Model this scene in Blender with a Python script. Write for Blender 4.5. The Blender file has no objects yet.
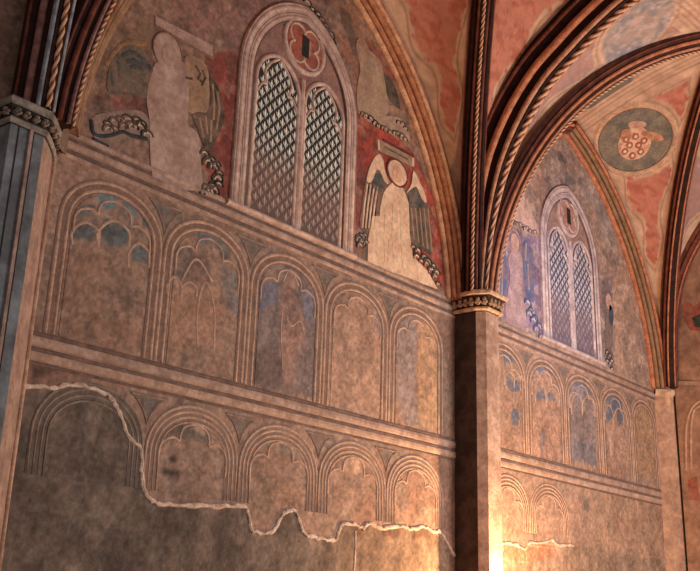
import bpy, bmesh, math, random
import numpy as np
from mathutils import Vector, Matrix
random.seed(5)
SC = bpy.context.scene
COL = SC.collection
H = 1.6                                   # eye level above the floor; heights z below are measured from eye level

# ------------------------------------------------------------------ camera
W_, H_ = 700, 571
PP = np.array([350., 285.5])
VH = np.array([1215., 635.]); VV = np.array([445., -2700.])
FOC = math.sqrt(-np.dot(VH - PP, VV - PP))
def _ray(u, v): return np.array([(u - 350.) / FOC, -(v - 285.5) / FOC, -1.])
_X = _ray(*VH); _X /= np.linalg.norm(_X)
_Z = _ray(*VV); _Z -= _X * np.dot(_X, _Z); _Z /= np.linalg.norm(_Z)
_Y = np.cross(_Z, _X)
ROT = np.array([_X, _Y, _Z])
CAMY = -9.0
cam = bpy.data.cameras.new('camera'); co = bpy.data.objects.new('camera', cam); COL.objects.link(co)
cam.sensor_fit = 'HORIZONTAL'; cam.sensor_width = 36.; cam.lens = 36. * FOC / W_
cam.clip_end = 200
M4 = Matrix([list(ROT[i]) + [0] for i in range(3)] + [[0, 0, 0, 1]])
M4.translation = Vector((0, CAMY, H))
co.matrix_world = M4
SC.camera = co
SC.view_settings.view_transform = 'Standard'; SC.view_settings.look = 'None'
SC.view_settings.gamma = 1.0; SC.view_settings.use_curve_mapping = False
SC.view_settings.exposure = 0.03

# ------------------------------------------------------------------ world and light
wd = bpy.data.worlds.new('world'); SC.world = wd; wd.use_nodes = True
bg = wd.node_tree.nodes['Background']; bg.inputs[0].default_value = (.95, .97, .97, 1); bg.inputs[1].default_value = .28

def look(o, tgt):
    o.rotation_euler = (Vector(tgt) - o.location).to_track_quat('-Z', 'Y').to_euler()
def area(name, loc, tgt, size, power, colr):
    l = bpy.data.lights.new(name, 'AREA'); l.shape = 'RECTANGLE'; l.size, l.size_y = size; l.energy = power; l.color = colr
    o = bpy.data.objects.new(name, l); COL.objects.link(o); o.location = loc; look(o, tgt); return o
def spot(name, loc, tgt, ang, power, colr, rad=.1, blend=.6):
    l = bpy.data.lights.new(name, 'SPOT'); l.spot_size = math.radians(ang); l.spot_blend = blend; l.energy = power; l.color = colr; l.shadow_soft_size = rad
    o = bpy.data.objects.new(name, l); COL.objects.link(o); o.location = loc; look(o, tgt); return o
area('added_nave_fill', (17, -11.5, 4.0), (14, 0, 6.0), (5, 4), 760, (1.0, .985, .94))  # unseen area light added on the nave side to brighten the wall
area('added_vault_fill', (15, -7.2, .5), (15.5, -2.5, 9), (6, 3), 165, (1.0, .92, .82))  # area light added to brighten the vault, standing in for floor bounce
spot('daylight_shaft', (7.5, -12, 7.5), (16.4, 0, 7.4), 19, 3000, (.62, .70, 1.0), .4, 1.0)
def point(name, loc, power, colr, rad):
    l = bpy.data.lights.new(name, 'POINT'); l.energy = power; l.color = colr; l.shadow_soft_size = rad
    o = bpy.data.objects.new(name, l); COL.objects.link(o); o.location = loc
point('pier_lamp', (13.98, -1.12, 1.5), 900, (1.0, .64, .30), .04)

# ------------------------------------------------------------------ projection helpers for the wall plane y = 0
def Wp(u, v):
    d = ROT @ _ray(u, v); t = -CAMY / d[1]; return (d[0] * t, d[2] * t)
def WP(pts): return [Wp(*p) for p in pts]
def cr(x0, y0, s, pts): return WP([(x0 + a / s, y0 + b / s) for a, b in pts])
def project(P):
    P = np.asarray(P, float).reshape(-1, 3) - np.array([0, CAMY, 0])
    c = P @ ROT
    return np.stack([350 + FOC * c[:, 0] / -c[:, 2], 285.5 - FOC * c[:, 1] / -c[:, 2]], 1)

# ------------------------------------------------------------------ colour and noise
def s2l(c):
    c = np.asarray(c, float) / 255.
    return np.where(c <= .04045, c / 12.92, ((c + .055) / 1.055) ** 2.4)
GAIN = 1.75
def alb(c):
    l = s2l(c) * GAIN; y = (l * np.array([.25, .6, .15])).sum(-1, keepdims=True)
    return np.clip(l * .80 + y * .20, 0, .92)
_rng = np.random.RandomState(11); _tab = _rng.rand(256, 256)
def vnoise(x, y):
    xi = np.floor(x).astype(int); yi = np.floor(y).astype(int); fx = x - xi; fy = y - yi
    fx = fx * fx * (3 - 2 * fx); fy = fy * fy * (3 - 2 * fy)
    g = lambda a, b: _tab[a & 255, b & 255]
    return (g(xi, yi) * (1 - fx) + g(xi + 1, yi) * fx) * (1 - fy) + (g(xi, yi + 1) * (1 - fx) + g(xi + 1, yi + 1) * fx) * fy
def fbm(x, y, sc, seed=0, o=4):
    r = 0; a = 1; t = 0
    for i in range(o):
        r = r + a * vnoise(x * sc + 17.3 * seed + 5.1 * i, y * sc + 9.7 * seed + 3.3 * i); t += a; a *= .55; sc *= 2.03
    return r / t
def sstep(a, b, x):
    t = np.clip((x - a) / (b - a), 0, 1); return t * t * (3 - 2 * t)
def inpoly(x, y, poly):
    p = np.array(poly); x0, y0 = p.min(0) - .02; x1, y1 = p.max(0) + .02
    res = np.zeros(x.shape, bool); m = (x > x0) & (x < x1) & (y > y0) & (y < y1)
    if not m.any(): return res
    xs, ys = x[m], y[m]; ins = np.zeros(xs.shape, bool); n = len(p)
    for i in range(n):
        xa, ya = p[i]; xb, yb = p[(i + 1) % n]
        if ya == yb: continue
        c = ((ya > ys) != (yb > ys)) & (xs < (xb - xa) * (ys - ya) / (yb - ya) + xa); ins ^= c
    res[m] = ins; return res

# ------------------------------------------------------------------ materials
def nt(name):
    m = bpy.data.materials.new(name); m.use_nodes = True; t = m.node_tree; b = t.nodes['Principled BSDF']
    return m, t, b
def finish(t, b, rough, bump, scale):
    b.inputs['Roughness'].default_value = rough
    b.inputs['Specular IOR Level'].default_value = .18
    g = t.nodes.new('ShaderNodeNewGeometry'); n = t.nodes.new('ShaderNodeTexNoise'); n.inputs['Scale'].default_value = scale; n.inputs['Detail'].default_value = 6
    t.links.new(g.outputs['Position'], n.inputs['Vector'])
    bp = t.nodes.new('ShaderNodeBump'); bp.inputs['Strength'].default_value = bump; bp.inputs['Distance'].default_value = .02
    t.links.new(n.outputs['Fac'], bp.inputs['Height']); t.links.new(bp.outputs['Normal'], b.inputs['Normal'])
    return g
def mottle(t, g, src, b, amt, scale):
    n = t.nodes.new('ShaderNodeTexNoise'); n.inputs['Scale'].default_value = scale; n.inputs['Detail'].default_value = 8; n.inputs['Roughness'].default_value = .65
    t.links.new(g.outputs['Position'], n.inputs['Vector'])
    r = t.nodes.new('ShaderNodeMapRange'); r.inputs[1].default_value = .3; r.inputs[2].default_value = .7; r.inputs[3].default_value = 1 - amt; r.inputs[4].default_value = 1 + amt
    t.links.new(n.outputs['Fac'], r.inputs[0])
    mx = t.nodes.new('ShaderNodeVectorMath'); mx.operation = 'SCALE'
    t.links.new(src, mx.inputs[0]); t.links.new(r.outputs[0], mx.inputs['Scale']); t.links.new(mx.outputs[0], b.inputs['Base Color'])
def paint_mat(name, rough=.88, bump=.4, amt=.15, scale=28.):
    m, t, b = nt(name); g = finish(t, b, rough, bump, 22.)
    a = t.nodes.new('ShaderNodeAttribute'); a.attribute_name = 'paint'
    mottle(t, g, a.outputs['Color'], b, amt, scale); return m
_mc = {}
def stone(name, c1, c2=None, scale=5., rough=.85, bump=.4, amt=.2, wear=.0):
    if name in _mc: return _mc[name]
    c2 = c2 or tuple(x * .72 for x in c1)
    m, t, b = nt(name); g = finish(t, b, rough, bump, 25.)
    n = t.nodes.new('ShaderNodeTexNoise'); n.inputs['Scale'].default_value = scale; n.inputs['Detail'].default_value = 7
    t.links.new(g.outputs['Position'], n.inputs['Vector'])
    r = t.nodes.new('ShaderNodeValToRGB'); r.color_ramp.elements[0].position = .36; r.color_ramp.elements[1].position = .64
    r.color_ramp.elements[0].color = (*alb(c2), 1); r.color_ramp.elements[1].color = (*alb(c1), 1)
    t.links.new(n.outputs['Fac'], r.inputs[0]); src = r.outputs[0]
    if wear:
        w = t.nodes.new('ShaderNodeTexNoise'); w.inputs['Scale'].default_value = 3.1; w.inputs['Detail'].default_value = 9; w.inputs['Roughness'].default_value = .68
        t.links.new(g.outputs['Position'], w.inputs['Vector'])
        wr_ = t.nodes.new('ShaderNodeMapRange'); wr_.inputs[1].default_value = .42; wr_.inputs[2].default_value = .66; wr_.inputs[4].default_value = wear; t.links.new(w.outputs['Fac'], wr_.inputs[0])
        mx = t.nodes.new('ShaderNodeMix'); mx.data_type = 'RGBA'; t.links.new(wr_.outputs[0], mx.inputs[0]); t.links.new(src, mx.inputs[6]); mx.inputs[7].default_value = (*alb((136, 100, 82)), 1); src = mx.outputs[2]
    mottle(t, g, src, b, amt, scale * 4); _mc[name] = m; return m
PAINT = paint_mat('fresco_paint')
VPAINT = paint_mat('vault_paint', amt=.16, scale=5.)
PALE = stone('pale_moulding_paint', (172, 132, 108), (146, 108, 88), 6, wear=0.65)
DIM = stone('dim_moulding_paint', (148, 108, 86), (112, 80, 64), 5, wear=0.60)
GROOVE = stone('brown_groove_paint', (120, 86, 69), (102, 72, 59), 6, wear=0.50)
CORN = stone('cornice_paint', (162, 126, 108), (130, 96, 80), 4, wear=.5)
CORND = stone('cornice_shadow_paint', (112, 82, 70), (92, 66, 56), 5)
FRAME = stone('window_frame_paint', (180, 146, 130), (152, 116, 102), 4, wear=.4)
FRAMED = stone('window_line_paint', (112, 80, 70), (92, 62, 56), 5)
DARKRIB = stone('dark_brown_rib_paint', (50, 24, 19), (34, 16, 13), 6)
REDRIB = stone('red_brown_rib_paint', (112, 54, 34), (84, 38, 26), 6)
ORANGE = stone('orange_roll_paint', (176, 104, 62), (142, 78, 46), 8)
TAN = stone('tan_roll_paint', (176, 118, 80), (142, 88, 58), 8)
REDFILL = stone('red_fresco_paint', (150, 62, 42), (108, 44, 34), 6, wear=0.60)
BLUEFILL = stone('blue_grey_fresco_paint', (108, 92, 84), (86, 70, 62), 8, wear=.6)
LAMBPINK = stone('pale_pink_fresco_paint', (206, 152, 118), (164, 104, 78), 7)

# ------------------------------------------------------------------ object helpers
def tag(o, label=None, cat=None, group=None, kind=None):
    if label: o['label'] = label
    if cat: o['category'] = cat
    if group: o['group'] = group
    if kind: o['kind'] = kind
    return o
def empty(name, loc, label=None, cat=None, group=None, kind=None):
    o = bpy.data.objects.new(name, None); COL.objects.link(o); o.location = (loc[0], loc[1], loc[2] + H); o.empty_display_size = .2
    return tag(o, label, cat, group, kind)
def wloc(o):
    v = Vector((0, 0, 0))
    while o: v += o.location; o = o.parent
    return v
def mesh(name, verts, faces, mat, parent=None, cols=None, smooth=False, matidx=None):
    verts = np.asarray(verts, float).reshape(-1, 3).copy(); verts[:, 2] += H
    org = np.array(wloc(parent)) if parent else np.zeros(3)
    verts -= org
    me = bpy.data.meshes.new(name)
    me.from_pydata(verts.tolist() if len(verts) < 60000 else verts, [], faces if isinstance(faces, list) else faces.tolist())
    mats = mat if isinstance(mat, (list, tuple)) else [mat]
    for m in mats: me.materials.append(m)
    if matidx is not None: me.polygons.foreach_set('material_index', np.asarray(matidx, np.int32))
    if smooth: me.polygons.foreach_set('use_smooth', np.ones(len(me.polygons), bool))
    if cols is not None:
        a = me.color_attributes.new('paint', 'FLOAT_COLOR', 'POINT')
        c4 = np.ones((len(verts), 4), np.float32); c4[:, :3] = cols; a.data.foreach_set('color', c4.ravel())
    me.update(); me.validate()
    o = bpy.data.objects.new(name, me); COL.objects.link(o)
    if parent: o.parent = parent
    return o
class MB:
    def __init__(s): s.v = []; s.f = []; s.m = []
    def add(s, v, f, m=0):
        k = len(s.v); s.v += [tuple(p) for p in v]; s.f += [[i + k for i in q] for q in f]; s.m += [m] * len(f)
    def box(s, a, b, m=0):
        (x0, y0, z0), (x1, y1, z1) = a, b
        s.add([(x0, y0, z0), (x1, y0, z0), (x1, y1, z0), (x0, y1, z0), (x0, y0, z1), (x1, y0, z1), (x1, y1, z1), (x0, y1, z1)],
              [[0, 3, 2, 1], [4, 5, 6, 7], [0, 1, 5, 4], [1, 2, 6, 5], [2, 3, 7, 6], [3, 0, 4, 7]], m)
    def ball(s, c, r, m=0, n=8, k=5):
        v = [(c[0], c[1], c[2] + r[2])]
        for i in range(1, k):
            a = math.pi * i / k
            for j in range(n):
                b = 2 * math.pi * j / n; v.append((c[0] + r[0] * math.sin(a) * math.cos(b), c[1] + r[1] * math.sin(a) * math.sin(b), c[2] + r[2] * math.cos(a)))
        v.append((c[0], c[1], c[2] - r[2])); f = [[0, 1 + j, 1 + (j + 1) % n] for j in range(n)]
        for i in range(k - 2):
            for j in range(n): f.append([1 + i * n + j, 1 + (i + 1) * n + j, 1 + (i + 1) * n + (j + 1) % n, 1 + i * n + (j + 1) % n])
        e = len(v) - 1; f += [[1 + (k - 2) * n + j, e, 1 + (k - 2) * n + (j + 1) % n] for j in range(n)]
        s.add(v, f, m)
    def prism(s, poly, y0, y1, m=0):
        """polygon in wall (x,z), from depth y0 (back) to y1 (front)"""
        from mathutils.geometry import tessellate_polygon
        n = len(poly); tri = tessellate_polygon([[Vector((a, b, 0)) for a, b in poly]])
        v = [(a, y1, b) for a, b in poly] + [(a, y0, b) for a, b in poly]
        ar = sum(poly[i][0] * poly[(i + 1) % n][1] - poly[(i + 1) % n][0] * poly[i][1] for i in range(n))
        f = []
        for t in tri:
            a, b, c = [poly[i] for i in t]
            cw = (b[0] - a[0]) * (c[1] - a[1]) - (b[1] - a[1]) * (c[0] - a[0])
            f.append(list(t) if cw > 0 else list(t)[::-1])
        for i in range(n):
            j = (i + 1) % n; q = [j, i, n + i, n + j]; f.append(q if ar > 0 else q[::-1])
        s.add(v, f, m)
    def ribbon(s, path, w, y0, y1, m=0, closed=False, round_=True):
        """raised band of width w along a path on the wall; arched section when round_"""
        P = np.array(path, float); n = len(P)
        if closed: T = np.roll(P, -1, 0) - np.roll(P, 1, 0)
        else:
            T = np.empty_like(P); T[1:-1] = P[2:] - P[:-2]; T[0] = P[1] - P[0]; T[-1] = P[-1] - P[-2]
        T /= np.maximum(np.linalg.norm(T, axis=1)[:, None], 1e-9); N = np.stack([-T[:, 1], T[:, 0]], 1)
        ww = np.broadcast_to(np.asarray(w, float), (n,))
        prof = [(-.5, 0), (-.36, .75), (0, 1), (.36, .75), (.5, 0)] if round_ else [(-.5, 0), (-.5, 1), (.5, 1), (.5, 0)]
        v = []
        for i in range(n):
            for a, d in prof:
                q = P[i] + N[i] * a * ww[i]; v.append((q[0], y0 + (y1 - y0) * d, q[1]))
        k = len(prof); f = []
        for i in range(n if closed else n - 1):
            j = (i + 1) % n
            for c in range(k - 1): f.append([i * k + c, j * k + c, j * k + c + 1, i * k + c + 1])
        if not closed: f.append(list(range(k))); f.append([(n - 1) * k + c for c in range(k)][::-1])
        s.add(v, f, m)
    def build(s, name, mat, parent=None, smooth=False):
        return mesh(name, s.v, s.f, mat, parent, smooth=smooth, matidx=s.m)
def smoothpath(pts, n=8, closed=False):
    P = [np.array(p, float) for p in pts]; out = []; k = len(P)
    rng = range(k if closed else k - 1)
    for i in rng:
        p1 = P[i]; p2 = P[(i + 1) % k]
        p0 = P[(i - 1) % k] if (closed or i > 0) else 2 * p1 - p2
        p3 = P[(i + 2) % k] if (closed or i + 2 < k) else 2 * p2 - p1
        for j in range(n):
            t = j / n
            out.append(.5 * ((2 * p1) + (-p0 + p2) * t + (2 * p0 - 5 * p1 + 4 * p2 - p3) * t * t + (-p0 + 3 * p1 - 3 * p2 + p3) * t ** 3))
    if not closed: out.append(P[-1])
    return [tuple(p) for p in out]
def plate(name, polys, y1, mat, parent, y0=.0):
    b = MB()
    for p in polys: b.prism(p, y0, y1)
    return b.build(name, mat, parent)
def blob(cx, cz, rx, rz, n=28, a0=0, a1=2 * math.pi):
    return [(cx + rx * math.cos(a0 + (a1 - a0) * i / n), cz + rz * math.sin(a0 + (a1 - a0) * i / n)) for i in range(n)]

# ------------------------------------------------------------------ bay layout along the wall
BAY = [9.43, 17.75]            # middles of the two bays
HALF = 3.97
B1 = [5.58, 7.07, 8.55, 10.05, 11.56, 13.05]
B2 = [14.22, 15.74, 17.22, 18.77, 20.26, 21.6]
ZA0, ZA1, ZASP = 2.68, 4.66, 4.02        # upper arcade: foot, top, springing
ZB1, ZBSP = 2.27, 1.62                   # lower arcade: top, springing

# ------------------------------------------------------------------ the painting on the wall, in wall coordinates
CRACK1 = [(5.46, 2.08), (5.8, 2.12), (6.08, 2.20), (6.44, 2.18), (6.6, 2.08), (6.70, 1.96), (6.83, 1.75), (7.02, 1.64), (7.06, 1.4), (7.12, 1.2), (7.25, 1.09), (7.44, 1.06),
          (7.8, 1.08), (8.3, 1.12), (8.70, 1.15), (8.80, 1.0), (8.87, .87), (9.2, .88), (9.31, 1.0), (9.40, 1.12), (9.54, 1.18), (9.64, 1.18), (9.74, 1.02), (9.84, .90), (10.15, .87), (10.45, .86),
          (10.52, .98), (10.6, 1.10), (10.9, 1.10), (11.05, 1.07), (11.2, 1.14), (11.5, 1.10), (11.91, 1.17), (12.2, 1.14), (12.51, 1.2), (12.75, 1.16), (12.95, 1.15), (13.15, 1.0), (13.36, .82)]
_c2 = cr(440, 360, 2.692, [(160, 492), (200, 497), (228, 508), (240, 492), (275, 492), (300, 484), (318, 498), (360, 500), (405, 505), (440, 512), (490, 522)])
CRACK2 = [(13.9, _c2[0][1])] + _c2
def cline(X):
    c1 = np.interp(X, [p[0] for p in CRACK1], [p[1] for p in CRACK1]); c2 = np.interp(X, [p[0] for p in CRACK2], [p[1] for p in CRACK2])
    return np.where(X < 13.6, c1, c2)
PATCH = []
def P_(poly, c, a=1., warp=.035, flake=.0): PATCH.append((poly, c, a, warp, flake))
# lunette of the near bay
RED = (112, 46, 38)
P_(WP([(150, 0), (300, -20), (330, 0), (262, 20), (240, 60), (205, 45), (160, 15)]), (122, 84, 72), .8, .06)
P_(WP([(78, 20), (96, 0), (120, -5), (104, 25), (92, 60), (86, 105), (66, 125)]), (128, 92, 60), .8, .04)
P_(WP([(100, 30), (160, 10), (160, 90), (150, 110), (95, 105)]), (104, 76, 58), .8, .07)
P_(WP([(112, 50), (125, 40), (150, 40), (150, 46), (128, 47), (114, 58)]), (128, 92, 48), .7, .05)
P_(WP([(206, 56), (241, 50), (226, 205), (210, 196), (200, 140), (205, 110), (209, 80)]), RED, .95, .03, .2)
P_(WP([(112, 94), (150, 92), (150, 112), (110, 110)]), (118, 52, 46), .55, .08, .5)
P_(WP([(88, 90), (97, 88), (97, 104), (88, 104)]), (112, 55, 48), .5, .08, .4)
P_(WP([(355, 112), (372, 113), (400, 138), (418, 160), (434, 200), (443, 250), (444, 291), (410, 262), (408, 190), (378, 165), (362, 200), (356, 252)]), (142, 48, 32), .96, .02, .12)
P_(WP([(356, 155), (366, 150), (364, 250), (354, 255)]), (108, 52, 52), .6, .05, .2)
P_(WP([(330, 0), (352, 0), (400, 75), (418, 150), (395, 135), (385, 60), (360, 40)]), (132, 86, 58), .7, .05)
P_(WP([(352, 55), (362, 50), (366, 112), (352, 110)]), (140, 72, 48), .6, .06, .4)
P_(WP([(365, 35), (380, 50), (396, 82), (388, 84), (375, 66)]), (128, 52, 38), .7, .05, .3)
P_(WP([(340, 0), (350, 12), (356, 40), (350, 50), (343, 25)]), (72, 56, 44), .6, .06, .3)
P_(WP([(330, 15), (345, 40), (352, 60), (345, 60)]), (136, 78, 48), .6, .05)
# far bay lunette
P_(WP([(497, 222), (545, 240), (547, 338), (526, 328), (497, 318)]), (112, 86, 112), .85, .05)
P_(WP([(545, 150), (590, 160), (612, 205), (612, 260), (596, 215), (575, 188), (545, 205)]), (126, 112, 108), .6, .08)
P_(WP([(545, 150), (580, 150), (583, 185), (552, 198), (540, 225), (535, 205)]), (116, 86, 74), .5, .08)
P_(WP([(601, 280), (612, 275), (613, 371), (606, 366)]), (96, 76, 84), .75, .03)
P_(WP([(557, 152), (566, 150), (566, 162), (556, 162)]), (66, 58, 56), .6, .05)
P_(WP([(545, 178), (570, 172), (582, 190), (570, 186), (552, 186)]), (72, 70, 78), .6, .06, .4)
P_(WP([(612, 160), (640, 250), (652, 330), (655, 392), (615, 376), (613, 250)]), (150, 112, 88), .6, .06)
# upper arcade pictures, near bay
BL = (84, 92, 96); BT = (84, 106, 112)
for q in ([(135, 100), (180, 92), (180, 138), (150, 150), (135, 130)], [(195, 100), (222, 120), (228, 165), (200, 150)]): P_(cr(40, 150, 2.38, q), BT, .9, .03, .15)
for q in ([(150, 178), (205, 185), (208, 215), (165, 222), (148, 210)], [(80, 180), (130, 178), (130, 218), (75, 215)], [(215, 228), (255, 240), (252, 272), (215, 258)], [(85, 140), (125, 140), (118, 165), (82, 160)], [(235, 130), (262, 170), (262, 200), (238, 180)]): P_(cr(40, 150, 2.38, q), (80, 84, 86), .9, .04, .15)
P_(cr(40, 150, 2.38, [(95, 105), (132, 98), (125, 128), (95, 125)]), (88, 76, 72), .7, .05)
P_(cr(40, 150, 2.38, [(168, 300), (210, 300), (215, 375), (165, 370)]), (104, 84, 72), .5, .08, .3)
P_(cr(40, 150, 2.38, [(70, 240), (270, 260), (262, 480), (45, 430)]), (122, 86, 66), .4, .05)
P_(cr(140, 200, 2.715, [(155, 85), (210, 85), (232, 120), (235, 160), (195, 118), (178, 120), (160, 140)]), (92, 94, 94), .9, .03, .2)
P_(cr(140, 200, 2.715, [(82, 140), (132, 118), (135, 215), (80, 205)]), (98, 82, 76), .8, .04, .2)
P_(cr(140, 200, 2.715, [(222, 175), (262, 190), (268, 330), (235, 310), (222, 240)]), (104, 94, 92), .75, .06, .3)
P_(cr(140, 200, 2.715, [(70, 210), (105, 215), (125, 245), (150, 225), (165, 248), (190, 225), (205, 240), (200, 400), (60, 420)]), (140, 98, 74), .65, .04)
P_(cr(140, 200, 2.715, [(110, 150), (190, 165), (190, 225), (160, 240), (112, 222)]), (96, 72, 66), .55, .05, .3)
P_(cr(230, 230, 2.858, [(75, 160), (140, 140), (165, 80), (205, 95), (250, 180), (245, 480), (60, 440)]), (102, 84, 82), .8, .03)
for q in ([(145, 85), (205, 85), (215, 140), (185, 120), (160, 130), (140, 120)], [(75, 150), (135, 150), (130, 220), (85, 240)], [(200, 160), (245, 190), (240, 270), (205, 240)]): P_(cr(230, 230, 2.858, q), (88, 84, 98), .75, .05, .2)
P_(cr(230, 230, 2.858, [(160, 120), (186, 120), (190, 190), (212, 250), (210, 330), (190, 380), (180, 460), (150, 460), (150, 380), (135, 320), (148, 230)]), (138, 98, 82), .75, .05, .25)
P_(cr(230, 230, 2.858, [(60, 340), (140, 350), (140, 460), (60, 445)]), (86, 64, 58), .5, .06)
P_(cr(310, 260, 3.007, [(75, 120), (110, 90), (180, 110), (212, 180), (215, 465), (55, 430)]), (146, 106, 84), .7, .05)
P_(cr(310, 260, 3.007, [(180, 110), (210, 150), (225, 190), (225, 270), (205, 240), (190, 170)]), (128, 112, 116), .7, .05, .2)
P_(cr(310, 260, 3.007, [(250, 210), (290, 190), (300, 160), (330, 155), (320, 260), (310, 380), (330, 490), (280, 490), (262, 420)]), (118, 100, 98), .7, .06, .2)
P_(cr(310, 260, 3.007, [(330, 170), (380, 210), (395, 270), (395, 520), (330, 490), (320, 350)]), (160, 116, 78), .6, .06, .2)
# upper arcade pictures, far bay
DB = (78, 82, 100)
k2 = 3.174
for q in ([(45, 80), (90, 90), (112, 140), (85, 135), (60, 150)], [(60, 180), (118, 200), (125, 232), (80, 225)], [(78, 270), (108, 275), (102, 335), (82, 320)],
          [(165, 140), (190, 128), (232, 190), (195, 165), (172, 178)], [(165, 222), (185, 218), (192, 248), (170, 252)], [(200, 230), (220, 236), (222, 266), (202, 264)],
          [(270, 182), (325, 185), (345, 245), (318, 230), (300, 250), (285, 225)], [(370, 240), (400, 215), (440, 262), (440, 330), (420, 335), (410, 280), (395, 330), (370, 325), (385, 260)],
          [(275, 380), (350, 400), (350, 455), (275, 440)], [(175, 350), (190, 350), (186, 420), (178, 420)]): P_(cr(485, 320, k2, q), DB, .85, .05, .2)
P_(cr(485, 320, k2, [(262, 200), (350, 220), (355, 460), (265, 445)]), (110, 92, 92), .7, .06)
P_(cr(485, 320, k2, [(150, 250), (235, 275), (235, 440), (145, 430)]), (152, 104, 82), .5, .06)
P_(cr(485, 320, k2, [(462, 280), (545, 250), (548, 510), (450, 480)]), (140, 102, 70), .7, .06)
P_(cr(485, 320, k2, [(396, 360), (410, 360), (408, 430), (396, 430)]), (190, 150, 130), .4, .04)
# lower arcade
P_(WP([(36, 345), (60, 350), (58, 378), (32, 374)]), (78, 56, 46), .8, .05)
P_(WP([(28, 395), (76, 392), (112, 398), (134, 450), (142, 500), (160, 505), (160, 600), (0, 600), (4, 480)]), (92, 78, 68), .8, .08)
P_(WP([(78, 395), (105, 398), (106, 420), (78, 417)]), (88, 84, 76), .5, .05)
P_(WP([(150, 450), (185, 440), (225, 450), (235, 500), (160, 500)]), (122, 94, 80), .6, .06)
P_(WP([(160, 415), (180, 402), (205, 408), (212, 440), (155, 438)]), (96, 84, 74), .6, .06, .3)
P_(WP([(188, 412), (205, 414), (207, 432), (190, 430)]), (150, 114, 96), .6, .04)
P_(cr(130, 370, 2.84, [(340, 230), (470, 240), (470, 390), (420, 400), (400, 440), (350, 440), (335, 370)]), (124, 88, 68), .5, .08, .4)
P_(cr(130, 370, 2.84, [(415, 160), (450, 165), (455, 210), (430, 205)]), (96, 92, 88), .7, .05)
P_(cr(260, 390, 3.155, [(50, 130), (100, 145), (105, 200), (60, 190)]), (104, 98, 92), .6, .05)
P_(cr(260, 390, 3.155, [(268, 195), (330, 190), (330, 260), (270, 255)]), (176, 132, 102), .5, .04)
P_(cr(440, 360, 2.692, [(385, 370), (405, 368), (405, 405), (385, 402)]), (92, 76, 68), .7, .04)
P_(cr(440, 360, 2.692, [(410, 340), (590, 370), (600, 560), (410, 560)]), (142, 104, 76), .5, .08)
SPOTS = cr(130, 370, 2.84, [(100, 290), (118, 295), (132, 294), (122, 255)])
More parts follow.
